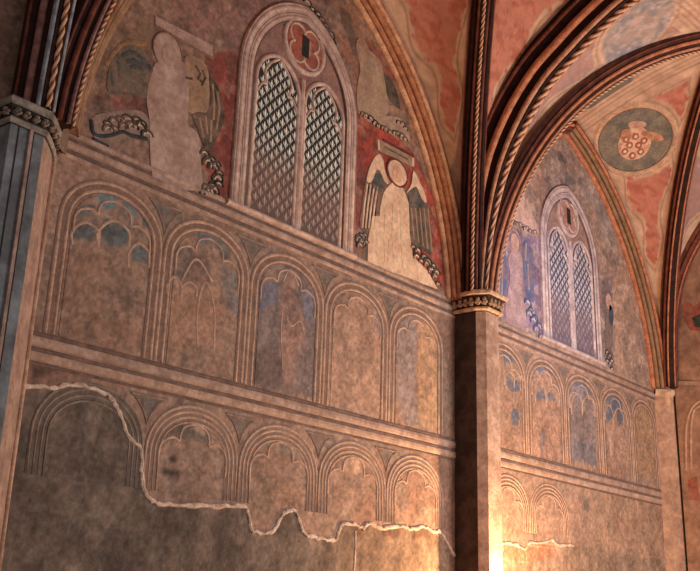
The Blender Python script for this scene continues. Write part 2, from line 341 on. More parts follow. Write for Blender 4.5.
def paint(X, Z):
    sh = X.shape; X = X.ravel().astype(float); Z = Z.ravel().astype(float)
    n1 = fbm(X, Z, .55, 1, 5); n2 = fbm(X, Z, 2.6, 2, 5); n3 = fbm(X, Z, 9., 3, 4); n4 = fbm(X, Z * .35, 5, 8, 4); n5 = fbm(X, Z, 22, 9, 3)
    C = np.empty((len(X), 3)); C[:] = (134, 100, 82)
    def bl(m, c): C[:] = C + (np.asarray(c, float) - C) * m[:, None]
    bl(sstep(.42, .66, n1) * .6, (154, 116, 96)); bl(sstep(.5, .7, fbm(X, Z, 1.3, 12, 5)) * .5, (124, 80, 62)); bl(sstep(.52, .68, fbm(X, Z, 1.7, 13, 6)) * .4, (112, 96, 84)); bl(sstep(.5, .75, n2) * .45, (112, 78, 62)); bl(sstep(.55, .75, n4) * .3, (100, 72, 60))
    far = sstep(13.5, 13.9, X)
    bl((1 - far) * (Z > 4.9) * .55, (118, 84, 68))
    bl(far * (Z > 4.9) * .6, (140, 110, 96))
    bl(far * (Z <= 4.9) * .4, (156, 114, 90))
    nx = (fbm(X, Z, 3.2, 4, 4) - .5); nz = (fbm(X, Z, 3.2, 5, 4) - .5); fl = fbm(X, Z, 7., 6, 4)
    for poly, c, a, warp, flake in PATCH:
        p = np.array(poly); lo = p.min(0) - .4; hi = p.max(0) + .4
        idx = np.nonzero((X > lo[0]) & (X < hi[0]) & (Z > lo[1]) & (Z < hi[1]))[0]
        if not len(idx): continue
        xs = X[idx] + nx[idx] * warp * 5; zs = Z[idx] + nz[idx] * warp * 5
        m = inpoly(xs, zs, poly).astype(float)
        for dx, dz in ((.02, 0), (-.02, 0), (0, .02), (0, -.02)): m += inpoly(xs + dx, zs + dz, poly)
        m /= 5.
        m *= a * (1 - flake * sstep(.45, .62, fl[idx])) * (.8 + .4 * n3[idx])
        m = np.clip(m, 0, 1)
        C[idx] = C[idx] + (np.asarray(c, float) - C[idx]) * m[:, None]
    lun = (Z > 4.98) & (X < 13.4)
    bw = fbm(X, Z * .6, 5.5, 31, 5); bl(lun * sstep(.54, .66, bw) * .45, (84, 62, 50)); bl(lun * sstep(.56, .68, fbm(X, Z, 4.5, 32, 5)) * .4, (150, 116, 92))
    lu2 = (Z > 4.98) & (X >= 13.4)
    bl(lu2 * sstep(.54, .66, bw) * .4, (98, 88, 92)); bl(lu2 * sstep(.55, .68, fbm(X, Z, 4.5, 33, 5)) * .45, (172, 140, 124))
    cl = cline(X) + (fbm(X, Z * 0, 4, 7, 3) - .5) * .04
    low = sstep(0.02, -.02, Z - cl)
    lowc = np.empty_like(C); lowc[:] = (92, 74, 64); lowc += (sstep(9.6, 11.2, X) * (1 - far))[:, None] * np.array([30, 18, 8]); lowc += ((n2 - .5) * 26 + (n4 - .5) * 30)[:, None] * np.array([1, .85, .7])  # near-bay plaster lighter and warmer towards the lamp, its glow put in the colour
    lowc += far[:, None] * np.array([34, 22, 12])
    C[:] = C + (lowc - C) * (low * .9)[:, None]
    # bare brick just under the far crack
    bk = low * far * sstep(-.34, -.22, Z - cl) * sstep(16.9, 16.3, X) * sstep(.3, .5, n2 + .1)
    row = np.floor(Z / .07); mort = (np.mod(Z, .07) < .015) | (np.mod(X + row * .13, .26) < .02)
    brick = np.where(mort[:, None], np.array([164, 124, 96.]), np.array([150, 90, 62.]))
    C[:] = C + (brick - C) * (bk * .9)[:, None]
    bk1 = (1 - far) * low * sstep(-.2, -.1, Z - cl) * sstep(10.4, 10.7, X) * sstep(.42, .55, n2)
    bl(bk1 * .7, (84, 54, 40))
    for sx, sz in SPOTS:
        bl(np.exp(-(((X - sx) / .05) ** 2 + ((Z - sz) / .045) ** 2)) * .8, (48, 38, 36))
    C *= (1 + (n3 - .5) * .30 + (n2 - .5) * .25 + (n5 - .5) * .5 + (n4 - .5) * .25)[:, None]
    return alb(np.clip(C, 12, 235)).reshape(sh + (3,))

# ------------------------------------------------------------------ walls, floor
def gridfaces(nu, nv):
    i = np.arange(nu - 1)[:, None] * nv + np.arange(nv - 1)[None, :]
    i = i.ravel(); return np.stack([i, i + nv, i + nv + 1, i + 1], 1)
def wallgrid(name, xs, zs, kind='structure'):
    X, Z = np.meshgrid(xs, zs, indexing='ij'); C = paint(X, Z)
    V = np.stack([X, np.zeros_like(X), Z], 2).reshape(-1, 3)
    o = mesh(name, V, gridfaces(len(xs), len(zs)), PAINT, None, C.reshape(-1, 3)); return tag(o, kind=kind)
xs = np.concatenate([np.arange(-3.1, 4.6, .2), np.arange(4.6, 13.6, .02), np.arange(13.6, 22.35, .025)])
zs = np.concatenate([np.arange(-1.6, .3, .1), np.arange(.3, 10.42, .0225)])
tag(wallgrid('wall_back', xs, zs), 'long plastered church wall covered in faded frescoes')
WXR = 22.0
fl = MB(); fl.box((-3.1, -9.6, -1.75), (WXR + .3, .2, -1.6)); tag(fl.build('floor', stone('terracotta_floor', (120, 84, 62), (98, 66, 50), 2)), kind='structure')

# ------------------------------------------------------------------ vault curves
def arc_pts(p0, p1, z0, z1, n=44):
    """vertical-plane arch half from springing p0 (x,y) at z0, tangent upright, to apex p1 at z1"""
    p0 = np.array(p0, float); p1 = np.array(p1, float); L = np.linalg.norm(p1 - p0); h = z1 - z0
    R = (L * L + h * h) / (2 * L); a1 = math.atan2(h, R - L); out = []
    for i in range(n + 1):
        a = a1 * i / n; d = R - R * math.cos(a); z = z0 + R * math.sin(a); q = p0 + (p1 - p0) * d / L; out.append((q[0], q[1], z))
    return np.array(out)
_tr = [(0, 4.75), (.04, 5.5), (.13, 6.62), (.35, 7.6), (.75, 8.4), (1.29, 9.07), (1.83, 9.49), (2.31, 9.82), (2.92, 10.15), (3.4, 10.3)]
def trans_pts(x, y0=-.20, n=44, sgn=-1):
    P = np.array(smoothpath(_tr, 8)); s = np.concatenate([[0], np.cumsum(np.linalg.norm(np.diff(P, axis=0), axis=1))])
    t = np.linspace(0, s[-1], n + 1); return np.stack([np.full(n + 1, x), y0 + sgn * np.interp(t, s, P[:, 0]), np.interp(t, s, P[:, 1])], 1)
YC = -3.6; ZC = 11.12; ZF = 10.2
TX = [BAY[0] - 4.16, 13.6, BAY[1] + 4.16]
def resamp(P, n):
    s = np.concatenate([[0], np.cumsum(np.linalg.norm(np.diff(P, axis=0), axis=1))]); t = np.linspace(0, s[-1], n)
    return np.stack([np.interp(t, s, P[:, k]) for k in range(3)], 1)
CREAM = (180, 138, 108); VRED = (168, 94, 70)
WEBS = []
def web(F, G, nt_, ns, style, parent, med=None, medr=.8):
    """half web between arch half F and diagonal half G, both springing to apex"""
    F = resamp(F, nt_); G = resamp(G, nt_); s = np.linspace(0, 1, ns)
    P = F[:, None, :] * (1 - s)[None, :, None] + G[:, None, :] * s[None, :, None]
    P[:, :, 2] += (np.sin(np.pi * s)[None, :] * np.linspace(0, 1, nt_)[:, None] ** 1.2 * .16)
    wd_ = np.linalg.norm(F - G, axis=1)[:, None]; ln = np.concatenate([[0], np.cumsum(np.linalg.norm(np.diff((F + G) / 2, axis=0), axis=1))])
    dF = s[None, :] * wd_; dG = (1 - s)[None, :] * wd_; dR = (ln[-1] - ln)[:, None] + 0 * dF
    if med is None: med = P[int(nt_ * .84), int(ns * .5)]; medr = .62
    dm = np.linalg.norm(P - med, axis=2)
    a = P[:, :, 0] + .2 * P[:, :, 2]; b = P[:, :, 2] - P[:, :, 1]
    n2 = fbm(a, b, 2.2, 21, 5); n3 = fbm(a, b, 8, 22, 4)
    C = np.empty(P.shape); C[:] = CREAM
    def bl(m, c): C[:] = C + (np.asarray(c, float) - C) * m[..., None]
    bl(sstep(.45, .7, n2) * .5, (148, 108, 82))
    e = np.minimum(np.minimum(dF - .50, dG - .48), dR - .70); e = e - .09 * np.cos((ln[-1] - dR) * 2 * np.pi / 1.45); e = np.minimum(e, dm - medr - .20)
    w = (n3 - .5) * .22
    field = sstep(-.01, .03, e + w)
    line = np.exp(-((e + .07) / .022) ** 2)
    red = VRED if style != 'mauve' else (150, 104, 92)
    bl(line * .55, (118, 76, 56)); bl(field * .92, red); bl(field * sstep(.5, .65, n3) * .5, (128, 52, 36) if style != 'mauve' else (120, 96, 100))
    # painted edge fillets along ribs and the striped band along the ridge
    for dd in (dF, dG): bl(np.exp(-((dd - .20) / .025) ** 2) * .35, (120, 86, 64))
    for q in (.10, .22, .34, .46): bl(np.exp(-((dR - q) / .022) ** 2) * .6, (126, 84, 62))
    disc = sstep(medr + .01, medr - .02, dm); bl(disc * (1 if style != 'mauve' else .7), (104, 92, 76) if style != 'mauve' else (132, 112, 108))
    bl(disc * sstep(.45, .6, n2) * .7, (84, 82, 78) if style != 'mauve' else (108, 104, 110))
    if style == 'mauve': bl(sstep(.52, .60, fbm(a, b, 9, 23, 3)) * sstep(.1, -.6, dm - medr - .6) * .45, (186, 150, 132))
    bl(np.exp(-((dm - medr - .10) / .02) ** 2) * .5 * (1 - field), (124, 84, 62))
    C *= (1 + (n3 - .5) * .18 + (n2 - .5) * .1)[..., None]
    o = mesh('vault_web', P.reshape(-1, 3), gridfaces(nt_, ns), VPAINT, parent, alb(np.clip(C, 10, 235)).reshape(-1, 3), smooth=True)
    WEBS.append((P, style)); return P
def find_on(P, u, v):
    q = project(P.reshape(-1, 3)); i = np.argmin(((q - (u, v)) ** 2).sum(1)); k, j = divmod(i, P.shape[1])
    k = min(max(k, 1), P.shape[0] - 2); j = min(max(j, 1), P.shape[1] - 2)
    du = P[k + 1, j] - P[k - 1, j]; dv = P[k, j + 1] - P[k, j - 1]; n = np.cross(du, dv); n /= np.linalg.norm(n)
    if np.dot(n, np.array([0, CAMY, 0]) - P[k, j]) < 0: n = -n
    return P[k, j].copy(), n, du / np.linalg.norm(du)
def base_surface(F, G, nt_=90, ns=60):
    F = resamp(F, nt_); G = resamp(G, nt_); s = np.linspace(0, 1, ns); P = F[:, None] * (1 - s)[None, :, None] + G[:, None] * s[None, :, None]
    P[:, :, 2] += (np.sin(np.pi * s)[None, :] * np.linspace(0, 1, nt_)[:, None] ** 1.2 * .16); return P
ceil_ = empty('ceiling', (13.6, -3.6, 4.8), kind='structure')
CUR = {}
for bi, c in enumerate([BAY[0] - 8.32] + BAY):
    xl, xr = (c - 4.16, c + 4.16) if bi != 2 else (13.6, WXR - .02)
    for sg, xe in ((-1, xl), (1, xr)):
        F = arc_pts((c + sg * HALF if not (bi == 2 and sg > 0) else 21.78, .0), (c, .0), 4.75, ZF)
        G = arc_pts((xe - sg * .14, -.28), (c, YC), 4.6, ZC)
        T = trans_pts(xe)
        fine = bi > 0 and not (bi == 1 and sg < 0)
        n = (170, 130) if fine else (50, 40)
        CUR[bi, sg] = (F, G, T)
        mN = None; mT = None; sty = 'red'
        if bi == 2 and sg > 0: mN = find_on(base_surface(F, G), 635, 139)[0]
        if bi == 2 and sg < 0: mN = find_on(base_surface(F, G), 606, 92)[0]; mT = find_on(base_surface(T, G), 636, 30)[0]; sty = 'mauve'
        if bi == 2 and sg > 0: sty = 'mauve'
        CUR['N', bi, sg] = web(F, G, *n, 'red' if not (bi == 2 and sg < 0) else 'blue', ceil_, mN, .82 if sg > 0 else .6)
        CUR['T', bi, sg] = web(T, G, *n, sty, ceil_, mT, .8)
        # the half of the vault towards the nave
        fl_ = lambda P: np.stack([P[:, 0], 2 * YC - P[:, 1], P[:, 2]], 1)
        web(fl_(F), fl_(G), 40, 30, 'red', ceil_); web(fl_(T), fl_(G), 40, 30, 'red', ceil_)

# ------------------------------------------------------------------ ribs
def frames(P, across=None):
    P = np.asarray(P, float); T = np.empty_like(P); T[1:-1] = P[2:] - P[:-2]; T[0] = P[1] - P[0]; T[-1] = P[-1] - P[-2]
    T /= np.linalg.norm(T, axis=1)[:, None]
    h = P[-1] - P[0]; h[2] = 0; h /= np.linalg.norm(h); B = np.cross(h, [0, 0, 1.]); B = np.broadcast_to(B, P.shape)   # across
    N = np.cross(T, B); N[:] = np.where((N @ h)[:, None] < 0, -N, N)          # towards the open side of the arch
    return T, N, B
def clipz(P, zmin):
    k = int(np.argmax(P[:, 2] > zmin)); a, b = P[k - 1], P[k]; t = (zmin - a[2]) / (b[2] - a[2])
    return np.concatenate([[a + (b - a) * t], P[k:]])
def sweep(P, prof, closed=True, ks=1.):
    T, N, B = frames(P); k = len(prof); n = len(P)
    ks = np.broadcast_to(np.asarray(ks, float), (n,))
    V = np.array([P[i] + B[i] * a * ks[i] + N[i] * d * ks[i] for i in range(n) for a, d in prof]); f = []
    for i in range(n - 1):
        for c in range(k if closed else k - 1):
            f.append([i * k + c, (i + 1) * k + c, (i + 1) * k + (c + 1) % k, i * k + (c + 1) % k])
    if closed: f.append(list(range(k))[::-1]); f.append([(n - 1) * k + c for c in range(k)])
    return V, f
def circ(a, d, r, n=10): return [(a + r * math.cos(2 * math.pi * i / n), d + r * math.sin(2 * math.pi * i / n)) for i in range(n)]
def rope(P, a, d, r, pitch, name, parent, ks=1.):
    s = np.concatenate([[0], np.cumsum(np.linalg.norm(np.diff(P, axis=0), axis=1))]); n = int(s[-1] / .022); Q = resamp(P, n); T, N, B = frames(Q)
    ks = np.interp(np.linspace(0, 1, n), np.linspace(0, 1, len(P)), np.broadcast_to(np.asarray(ks, float), (len(P),)))[:, None]; a = a * ks; d = d * ks; r = r * ks
    m = 10; th = np.arange(m) * 2 * math.pi / m; L = np.linspace(0, s[-1], n)
    ph = np.cos(2 * th[None, :] - 2 * math.pi * L[:, None] / pitch); rr = r * (.86 + .24 * ph)
    V = Q[:, None] + B[:, None] * (a + rr * np.cos(th))[..., None] + N[:, None] * (d + rr * np.sin(th))[..., None]
    C = alb((196, 140, 100))[None, None] * (sstep(-.7, .3, ph))[..., None] + alb((96, 48, 34))[None, None] * (1 - sstep(-.7, .3, ph))[..., None]
    i = np.arange(n - 1)[:, None] * m; j = np.arange(m)[None]; f = np.stack([i + j, i + m + j, i + m + (j + 1) % m, i + (j + 1) % m], 2).reshape(-1, 4)
    return mesh(name, V.reshape(-1, 3), f, PAINT, parent, C.reshape(-1, 3), smooth=True)
def vault_rib(name, label, P, k=1., roll_a=ORANGE, roll_b=TAN, body=DARKRIB, has_rope=True, k0=None, zmin=5.12, roper=.034):
    P = clipz(P, zmin); t = empty(name, P[0], label, 'vault rib')
    ks = k if k0 is None else k0 + (k - k0) * sstep(5.0, 8.6, P[:, 2])
    prof = [(-.235, -.10), (-.235, .02), (-.20, .07), (-.165, .08), (-.135, .17), (-.10, .22), (-.07, .31), (.07, .31), (.10, .22), (.135, .17), (.165, .08), (.20, .07), (.235, .02), (.235, -.10)]
    V, f = sweep(P, prof, ks=ks); mesh('rib_body', V, f, body, t)
    for sg in (-1, 1):
        V, f = sweep(P, circ(sg * .165, .145, .042), ks=ks); mesh('roll_moulding', V, f, roll_a, t, smooth=True)
        V, f = sweep(P, circ(sg * .092, .27, .030), ks=ks); mesh('roll_moulding', V, f, roll_b, t, smooth=True)
        V, f = sweep(P, circ(sg * .24, .015, .02, 8), ks=ks); mesh('edge_fillet', V, f, REDRIB, t, smooth=True)
    if has_rope: rope(P, 0, .325, roper, .13 * (k if np.isscalar(k) else 1), 'rope_moulding', t, ks)
    return t
def half_plus(P, Q, m=14): return np.concatenate([P, Q[::-1][1:m]])
def full(P):
    Q = np.stack([P[:, 0], 2 * YC - P[:, 1], P[:, 2]], 1); return np.concatenate([P, Q[::-1][1:]])
vault_rib('transverse_arch', 'heavy dark moulded transverse arch springing from the middle pier, with a rope edge', trans_pts(13.6), 1.6, k0=.85)
vault_rib('transverse_arch', 'dark striped transverse arch springing from the blue-grey pier at the left edge', trans_pts(4.95, -.25), 1.2, stone('mauve_roll_paint', (140, 92, 80), (104, 64, 58), 8), stone('grey_blue_roll_paint', (128, 128, 132), (96, 92, 98), 8), DARKRIB, k0=.95, zmin=4.9, roper=.03)
vault_rib('diagonal_rib', 'dark diagonal vault rib rising almost straight up from the middle pier', CUR[1, 1][1], .80, DARKRIB, REDRIB)
vault_rib('diagonal_rib', 'brown diagonal vault rib with rope edge sweeping right above the far window', CUR[2, -1][1], .86, ORANGE, TAN, stone('brown_rib_paint', (74, 40, 30), (54, 28, 22), 6))
vault_rib('diagonal_rib', 'red-brown diagonal vault rib rising from the corner pilaster past the round medallion', CUR[2, 1][1], .76, REDRIB, ORANGE, DARKRIB, False, zmin=5.06)
vault_rib('diagonal_rib', 'diagonal vault rib with a rope edge springing from the right side of the left pier', arc_pts((5.12, -.34), (BAY[0], YC), 4.6, ZC), .74, REDRIB, stone('mauve_roll_paint', (1, 1, 1)), DARKRIB, zmin=4.85)
def wall_rib(label, F, k, mats, flip=False):
    F = clipz(F, 5.02)
    t = empty('wall_rib', F[0], label, 'vault rib')
    b, r1, r2 = mats
    V, f = sweep(F, [(-.10 * k, -.06), (-.10 * k, .16 * k), (-.02, .20 * k), (.20 * k, .06 * k), (.20 * k, -.06)] if not flip else [(.10 * k, -.06), (.10 * k, .16 * k), (.02, .20 * k), (-.20 * k, .06 * k), (-.20 * k, -.06)])
    mesh('rib_body', V, f, b, t)
    sg = -1 if flip else 1
    for a, d, r, m in ((.02, .19, .045, r2), (.09, .15, .035, r1), (.15, .10, .035, r1), (.20, .045, .03, r2)):
        V, f = sweep(F, circ(sg * a * k, d * k, r * k)); mesh('roll_moulding', V, f, m, t, smooth=True)
    return t
F1l, F1r = CUR[1, -1][0], CUR[1, 1][0]; F2l, F2r = CUR[2, -1][0], CUR[2, 1][0]
def side(F):   # sign that points the across-direction to the room
    T, N, B = frames(F); return B[0][1] > 0
OCHRE = stone('ochre_roll_paint', (136, 98, 62), (108, 76, 48), 6, wear=0.60)
wall_rib('orange and tan wall rib framing the near fresco bay on its right side', F1r, 1.25, (ORANGE, stone('light_orange_roll_paint', (172, 108, 66), (142, 82, 50), 8), stone('light_tan_roll_paint', (196, 142, 100), (164, 110, 74), 8)), side(F1r))
wall_rib('ochre wall rib framing the near fresco bay on its left side', F1l, 1.0, (OCHRE, OCHRE, OCHRE), side(F1l))
wall_rib('red-brown wall rib over the left side of the far bay', F2l, 1.1, (REDRIB, REDRIB, ORANGE), side(F2l))
wall_rib('orange-brown wall rib over the right side of the far bay', F2r, 1.35, (REDRIB, OCHRE, ORANGE), side(F2r))

# ------------------------------------------------------------------ right end wall with its own arch
WALLR = stone('end_wall_plaster', (150, 108, 84), (118, 82, 64), 2.)
wr = MB(); wr.add([(WXR, 0, -1.6), (WXR, -7.2, -1.6), (WXR, -7.2, 11.3), (WXR, 0, 11.3)], [[0, 3, 2, 1]])
tag(wr.build('wall_right', WALLR), kind='structure')
E_ = trans_pts(WXR - .03, -.20)
vault_rib('end_wall_rib', 'brown rib curving right along the end wall from the corner pilaster', E_, .72, REDRIB, ORANGE, REDRIB, False)
def on_end(u, v):
    d = ROT @ _ray(u, v); t = WXR / d[0]; p = d * t; return (p[1] + CAMY, p[2])
def endplate(b, pts, th, m=0):
    b2 = MB(); b2.prism([on_end(*p) for p in pts], 0, -1.)
    b.add([(WXR + y * th, x, z) for x, y, z in b2.v], [q[::-1] for q in b2.f], m)
b = MB(); endplate(b, [(672, 381), (705, 382), (705, 386), (672, 385)], .05); b.build('trim_3', CORN)['kind'] = 'structure'
e = empty('end_wall_fresco', (WXR, -.8, 5.2), 'patchy red and dark fresco remains on the end wall at the right edge', 'fresco')
b = MB(); endplate(b, [(681, 312), (686, 300), (694, 306), (705, 300), (705, 332), (690, 330)], .008); b.build('red_patch', REDFILL, e)
b = MB(); endplate(b, [(692, 318), (705, 312), (705, 328), (695, 327)], .012); b.build('dark_patch', stone('dark_green_fresco_paint', (62, 62, 56), (46, 44, 42), 8), e)
e = empty('end_wall_arch_panel', (WXR, -.9, 2.), 'painted round arch outline on the end wall beside the corner pilaster', 'fresco')
for k, (w, m) in enumerate(((0, PALE), (5, PALE))):
    b = MB(); pts = [on_end(*p) for p in smoothpath([(686 + w, 470), (686 + w, 430), (690 + w * .7, 412), (698, 402 + w), (708, 398 + w)], 6)]
    bb = MB(); bb.ribbon(pts, .05, 0, -1.); b.add([(WXR + y * .02, x, z) for x, y, z in bb.v], [q[::-1] for q in bb.f]); b.build('arch_moulding', m, e)
b = MB(); endplate(b, [(688, 480), (697, 476), (700, 500), (690, 500)], .006); b.build('red_patch', REDFILL, e)

# ------------------------------------------------------------------ piers and capitals
def offset_poly(P, d):
    P = np.array(P, float); c = np.array([P[:, 0].mean(), 0]); n = len(P); out = []
    for i in range(n):
        if i in (0, n - 1):
            out.append((P[i][0] + (-d if P[i][0] < c[0] else d), P[i][1])); continue
        a = P[i] - P[i - 1]; b_ = P[i + 1] - P[i]; na = np.array([a[1], -a[0]]) / np.linalg.norm(a); nb = np.array([b_[1], -b_[0]]) / np.linalg.norm(b_)
        if np.dot(na, P[i] - c) < 0: na = -na
        if np.dot(nb, P[i] - c) < 0: nb = -nb
        m = na + nb; m /= np.linalg.norm(m); out.append(tuple(P[i] + m * d / max(.5, np.dot(m, na))))
    return out
def loft(rings, caps=True):
    k = len(rings[0]); v = [p for r in rings for p in r]; f = []
    for i in range(len(rings) - 1):
        for j in range(k - 1): f.append([i * k + j, (i + 1) * k + j, (i + 1) * k + j + 1, i * k + j + 1])
    if caps: f.append([(len(rings) - 1) * k + j for j in range(k)][::-1]); f.append(list(range(k)))
    return v, f
def ring(P, z): return [(x, y, z) for x, y in P]
def capital(foot, z0, z1, parent, c_band, c_leaf, c_dark, pitch=.12, g=1.):
    _op = offset_poly
    def offset_poly_(P, d): return _op(P, d * g)
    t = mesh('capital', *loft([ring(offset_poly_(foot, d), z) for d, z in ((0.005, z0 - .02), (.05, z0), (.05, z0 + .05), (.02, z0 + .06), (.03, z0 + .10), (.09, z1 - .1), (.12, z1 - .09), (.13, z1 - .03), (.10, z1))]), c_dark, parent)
    b = MB(); b.add(*loft([ring(offset_poly_(foot, d), z) for d, z in ((.045, z0 - .012), (.075, z0 + .008), (.075, z0 + .035), (.045, z0 + .055))])); b.build('necking_ring', c_band, t)
    b = MB(); b.add(*loft([ring(offset_poly_(foot, d), z) for d, z in ((.10, z1 - .095), (.15, z1 - .075), (.155, z1 - .03), (.12, z1 + .005))])); b.build('abacus', c_band, t)
    b = MB(); zz0, zz1 = z0 + .07, z1 - .10; P = np.array(offset_poly_(foot, .055)); rnd = random.Random(3)
    for i in range(len(P) - 1):
        a, c = P[i], P[i + 1]; L = np.linalg.norm(c - a); n = max(1, int(round(L / pitch))); tv = (c - a) / L
        nv = np.array([tv[1], -tv[0]]); 
        if np.dot(nv, (a + c) / 2 - np.array([P[:, 0].mean(), 0.])) < 0: nv = -nv
        for j in range(n):
            q = a + (c - a) * (j + .5) / n; h = zz1 - zz0; w = L / n * .42
            for (da, dz, rw, rh) in ((0, .62, .42, .26), (-.5, .30, .34, .2), (.5, .34, .34, .2), (0, .12, .3, .14)):
                p = q + tv * da * w + nv * (.01 + .03 * dz)
                b.ball((p[0], p[1], zz0 + h * (dz + rnd.uniform(-.05, .05))), (w * rw + .012, .03 + .012, h * rh), 0, 7, 4)
    b.build('carved_foliage', c_leaf, t, smooth=True)
    return t
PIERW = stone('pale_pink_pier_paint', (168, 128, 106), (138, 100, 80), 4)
PIERSHADE = stone('shaded_side_pier_paint', (74, 54, 44), (52, 38, 31), 3)  # side faces of the middle pier, their shade put into a darker colour
PIERLIFT = stone('lightened_chamfer_pier_paint', (186, 146, 118), (150, 112, 90), 4)  # chamfers, colour raised so they read lighter than the shaded side
BLUEGREY = stone('daylight_tinted_pier_paint', (112, 114, 118), (84, 82, 84), 2.2)  # cool daylight from the left put into the pier colour
PINKSTRIP = stone('pink_strip_paint', (150, 116, 100), (122, 92, 80), 4)
CAPBAND = stone('capital_stone', (190, 148, 112), (150, 110, 82), 8)
CAPLEAF = stone('capital_leaf_stone', (172, 132, 98), (120, 84, 60), 14)
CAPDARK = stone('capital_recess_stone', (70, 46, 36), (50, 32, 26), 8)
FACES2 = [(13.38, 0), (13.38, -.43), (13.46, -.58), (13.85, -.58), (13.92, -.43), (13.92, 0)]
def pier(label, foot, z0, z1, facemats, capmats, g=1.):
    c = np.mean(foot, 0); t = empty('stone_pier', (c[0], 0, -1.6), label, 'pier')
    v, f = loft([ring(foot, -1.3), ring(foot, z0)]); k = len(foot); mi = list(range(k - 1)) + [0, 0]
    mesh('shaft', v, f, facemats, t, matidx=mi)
    b = MB(); b.add(*loft([ring(offset_poly(foot, d), z) for d, z in ((.12, -1.6), (.12, -1.38), (.07, -1.34), (.07, -1.26), (.02, -1.2), (0.004, -1.19))])); b.build('base', facemats[len(facemats) // 2], t)
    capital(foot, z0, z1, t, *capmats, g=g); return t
p2 = pier('tall dark-sided middle pier between the two bays, glowing at its foot', FACES2, 4.80, 5.13, [PIERSHADE, PIERLIFT, PIERW, PIERLIFT, PIERSHADE], (CAPBAND, CAPLEAF, CAPDARK))
FACES1 = [(4.55, 0), (4.60, -.5), (4.99, -.5), (5.08, -.42), (5.27, -.22), (5.44, 0)]
cap1 = (stone('grey_capital_stone', (140, 122, 108), (100, 86, 78), 8), stone('grey_leaf_stone', (138, 112, 92), (92, 76, 66), 12), stone('dark_green_recess', (54, 52, 46), (42, 38, 34), 8))
p1 = pier('blue-grey pier at the left edge, cool daylight put in its colour, with a carved leaf capital', FACES1, 4.60, 4.86, [BLUEGREY, BLUEGREY, PINKSTRIP, PINKSTRIP, PINKSTRIP], cap1, .55)
b = MB(); b.box((4.815, -.525, -1.2), (4.85, -.5, 4.64)); b.build('bead_strip', PINKSTRIP, p1)
b = MB(); b.box((4.85, -.512, -1.2), (4.872, -.5, 4.64)); b.box((4.69, -.508, -1.2), (4.70, -.5, 4.64)); b.build('dark_line', stone('dark_line_paint', (46, 38, 38), (36, 30, 30), 5), p1)
b = MB(); b.add(*loft([ring([(5.405 + .03 * math.cos(a), -.06 - .03 * math.sin(a)) for a in np.linspace(math.pi * 1.1, -.1 * math.pi, 8)], z) for z in (-1.2, 4.78)])); b.build('roll_strip', stone('light_strip_paint', (176, 134, 106), (146, 106, 84), 5), p1, smooth=True)
FACESC = [(21.62, 0), (21.70, -.10), (21.86, -.22), (22.0, -.30)]
pc = empty('corner_pilaster', (21.8, -.1, -1.6), 'slim plain pilaster in the far right corner beside a thin dark strip', 'pilaster')
v, f = loft([ring(FACESC, -1.6), ring(FACESC, 4.92)]); mesh('shaft', v, f, [PIERLIFT if False else stone('tan_pilaster_paint', (164, 120, 92), (136, 96, 74), 3)], pc)
v, f = loft([ring([(x - d, y - d * 1.2) for x, y in FACESC], z) for d, z in ((0, 4.86), (.05, 4.92), (.05, 5.02), (.02, 5.06))]); mesh('capital', v, f, CAPBAND, pc)
b = MB(); b.box((21.985, -.345, -1.6), (22.0, -.31, 4.95)); b.build('dark_strip', stone('strip_black', (24, 16, 14), (18, 12, 11), 5), pc)  # thin near-black strip in the corner

# ------------------------------------------------------------------ cornices and arcades
def cornice(name, x0, x1, zc, hh, rows):
    t = empty(name, ((x0 + x1) / 2, 0, zc), kind='structure')
    for a, h, d, m, nm in rows:
        b = MB(); b.ribbon([(x, zc + a) for x in np.linspace(x0, x1, 30)], h, 0, -d, 0); b.build(nm, m, t)
    return t
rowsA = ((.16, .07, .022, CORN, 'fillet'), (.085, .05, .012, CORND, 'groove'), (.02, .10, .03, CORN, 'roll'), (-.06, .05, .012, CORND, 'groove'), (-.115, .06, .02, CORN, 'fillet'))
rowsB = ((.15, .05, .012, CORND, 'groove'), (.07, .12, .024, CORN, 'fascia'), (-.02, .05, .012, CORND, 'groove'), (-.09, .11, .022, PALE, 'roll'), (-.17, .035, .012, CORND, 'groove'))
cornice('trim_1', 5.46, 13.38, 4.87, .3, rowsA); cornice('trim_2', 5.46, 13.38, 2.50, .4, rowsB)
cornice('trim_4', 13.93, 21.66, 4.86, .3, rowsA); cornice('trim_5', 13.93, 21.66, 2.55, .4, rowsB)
def archpath(x0, x1, zb, zs_, zt, inset, n=20):
    c = (x0 + x1) / 2; r = (x1 - x0) / 2 - inset; h = zt - zs_ - inset
    L = [(c - r, zb)] + [(c - r, zb + (zs_ - zb) * i / 4) for i in range(1, 4)]
    A = [(c - r * math.cos(a), zs_ + h * math.sin(a) ** .92) for a in np.linspace(0, math.pi, n)]
    return L + A + [(c + r, zs_ + (zb - zs_) * i / 4) for i in range(1, 4)] + [(c + r, zb)]
def field_mesh(x0, x1, zb, zs_, zt, inset, parent, y=-.006, botf=None, nx=64, nz=90):
    c = (x0 + x1) / 2; r = (x1 - x0) / 2 - inset; h = zt - zs_ - inset; th = np.linspace(0, math.pi, nx)
    xs_ = c - r * np.cos(th); top = zs_ + h * np.sin(th).clip(0, 1) ** .92
    u = np.linspace(0, 1, nz); bot = np.full(nx, zb) if botf is None else np.maximum(botf(xs_), zb)
    X = np.repeat(xs_[:, None], nz, 1); Z = bot[:, None] + (np.maximum(top, bot + .05) - bot)[:, None] * u[None]
    C = paint(X, Z).reshape(-1, 3); V = np.stack([X, np.full_like(X, y), Z], 2).reshape(-1, 3)
    return mesh('picture_field', V, gridfaces(nx, nz), PAINT, parent, C)
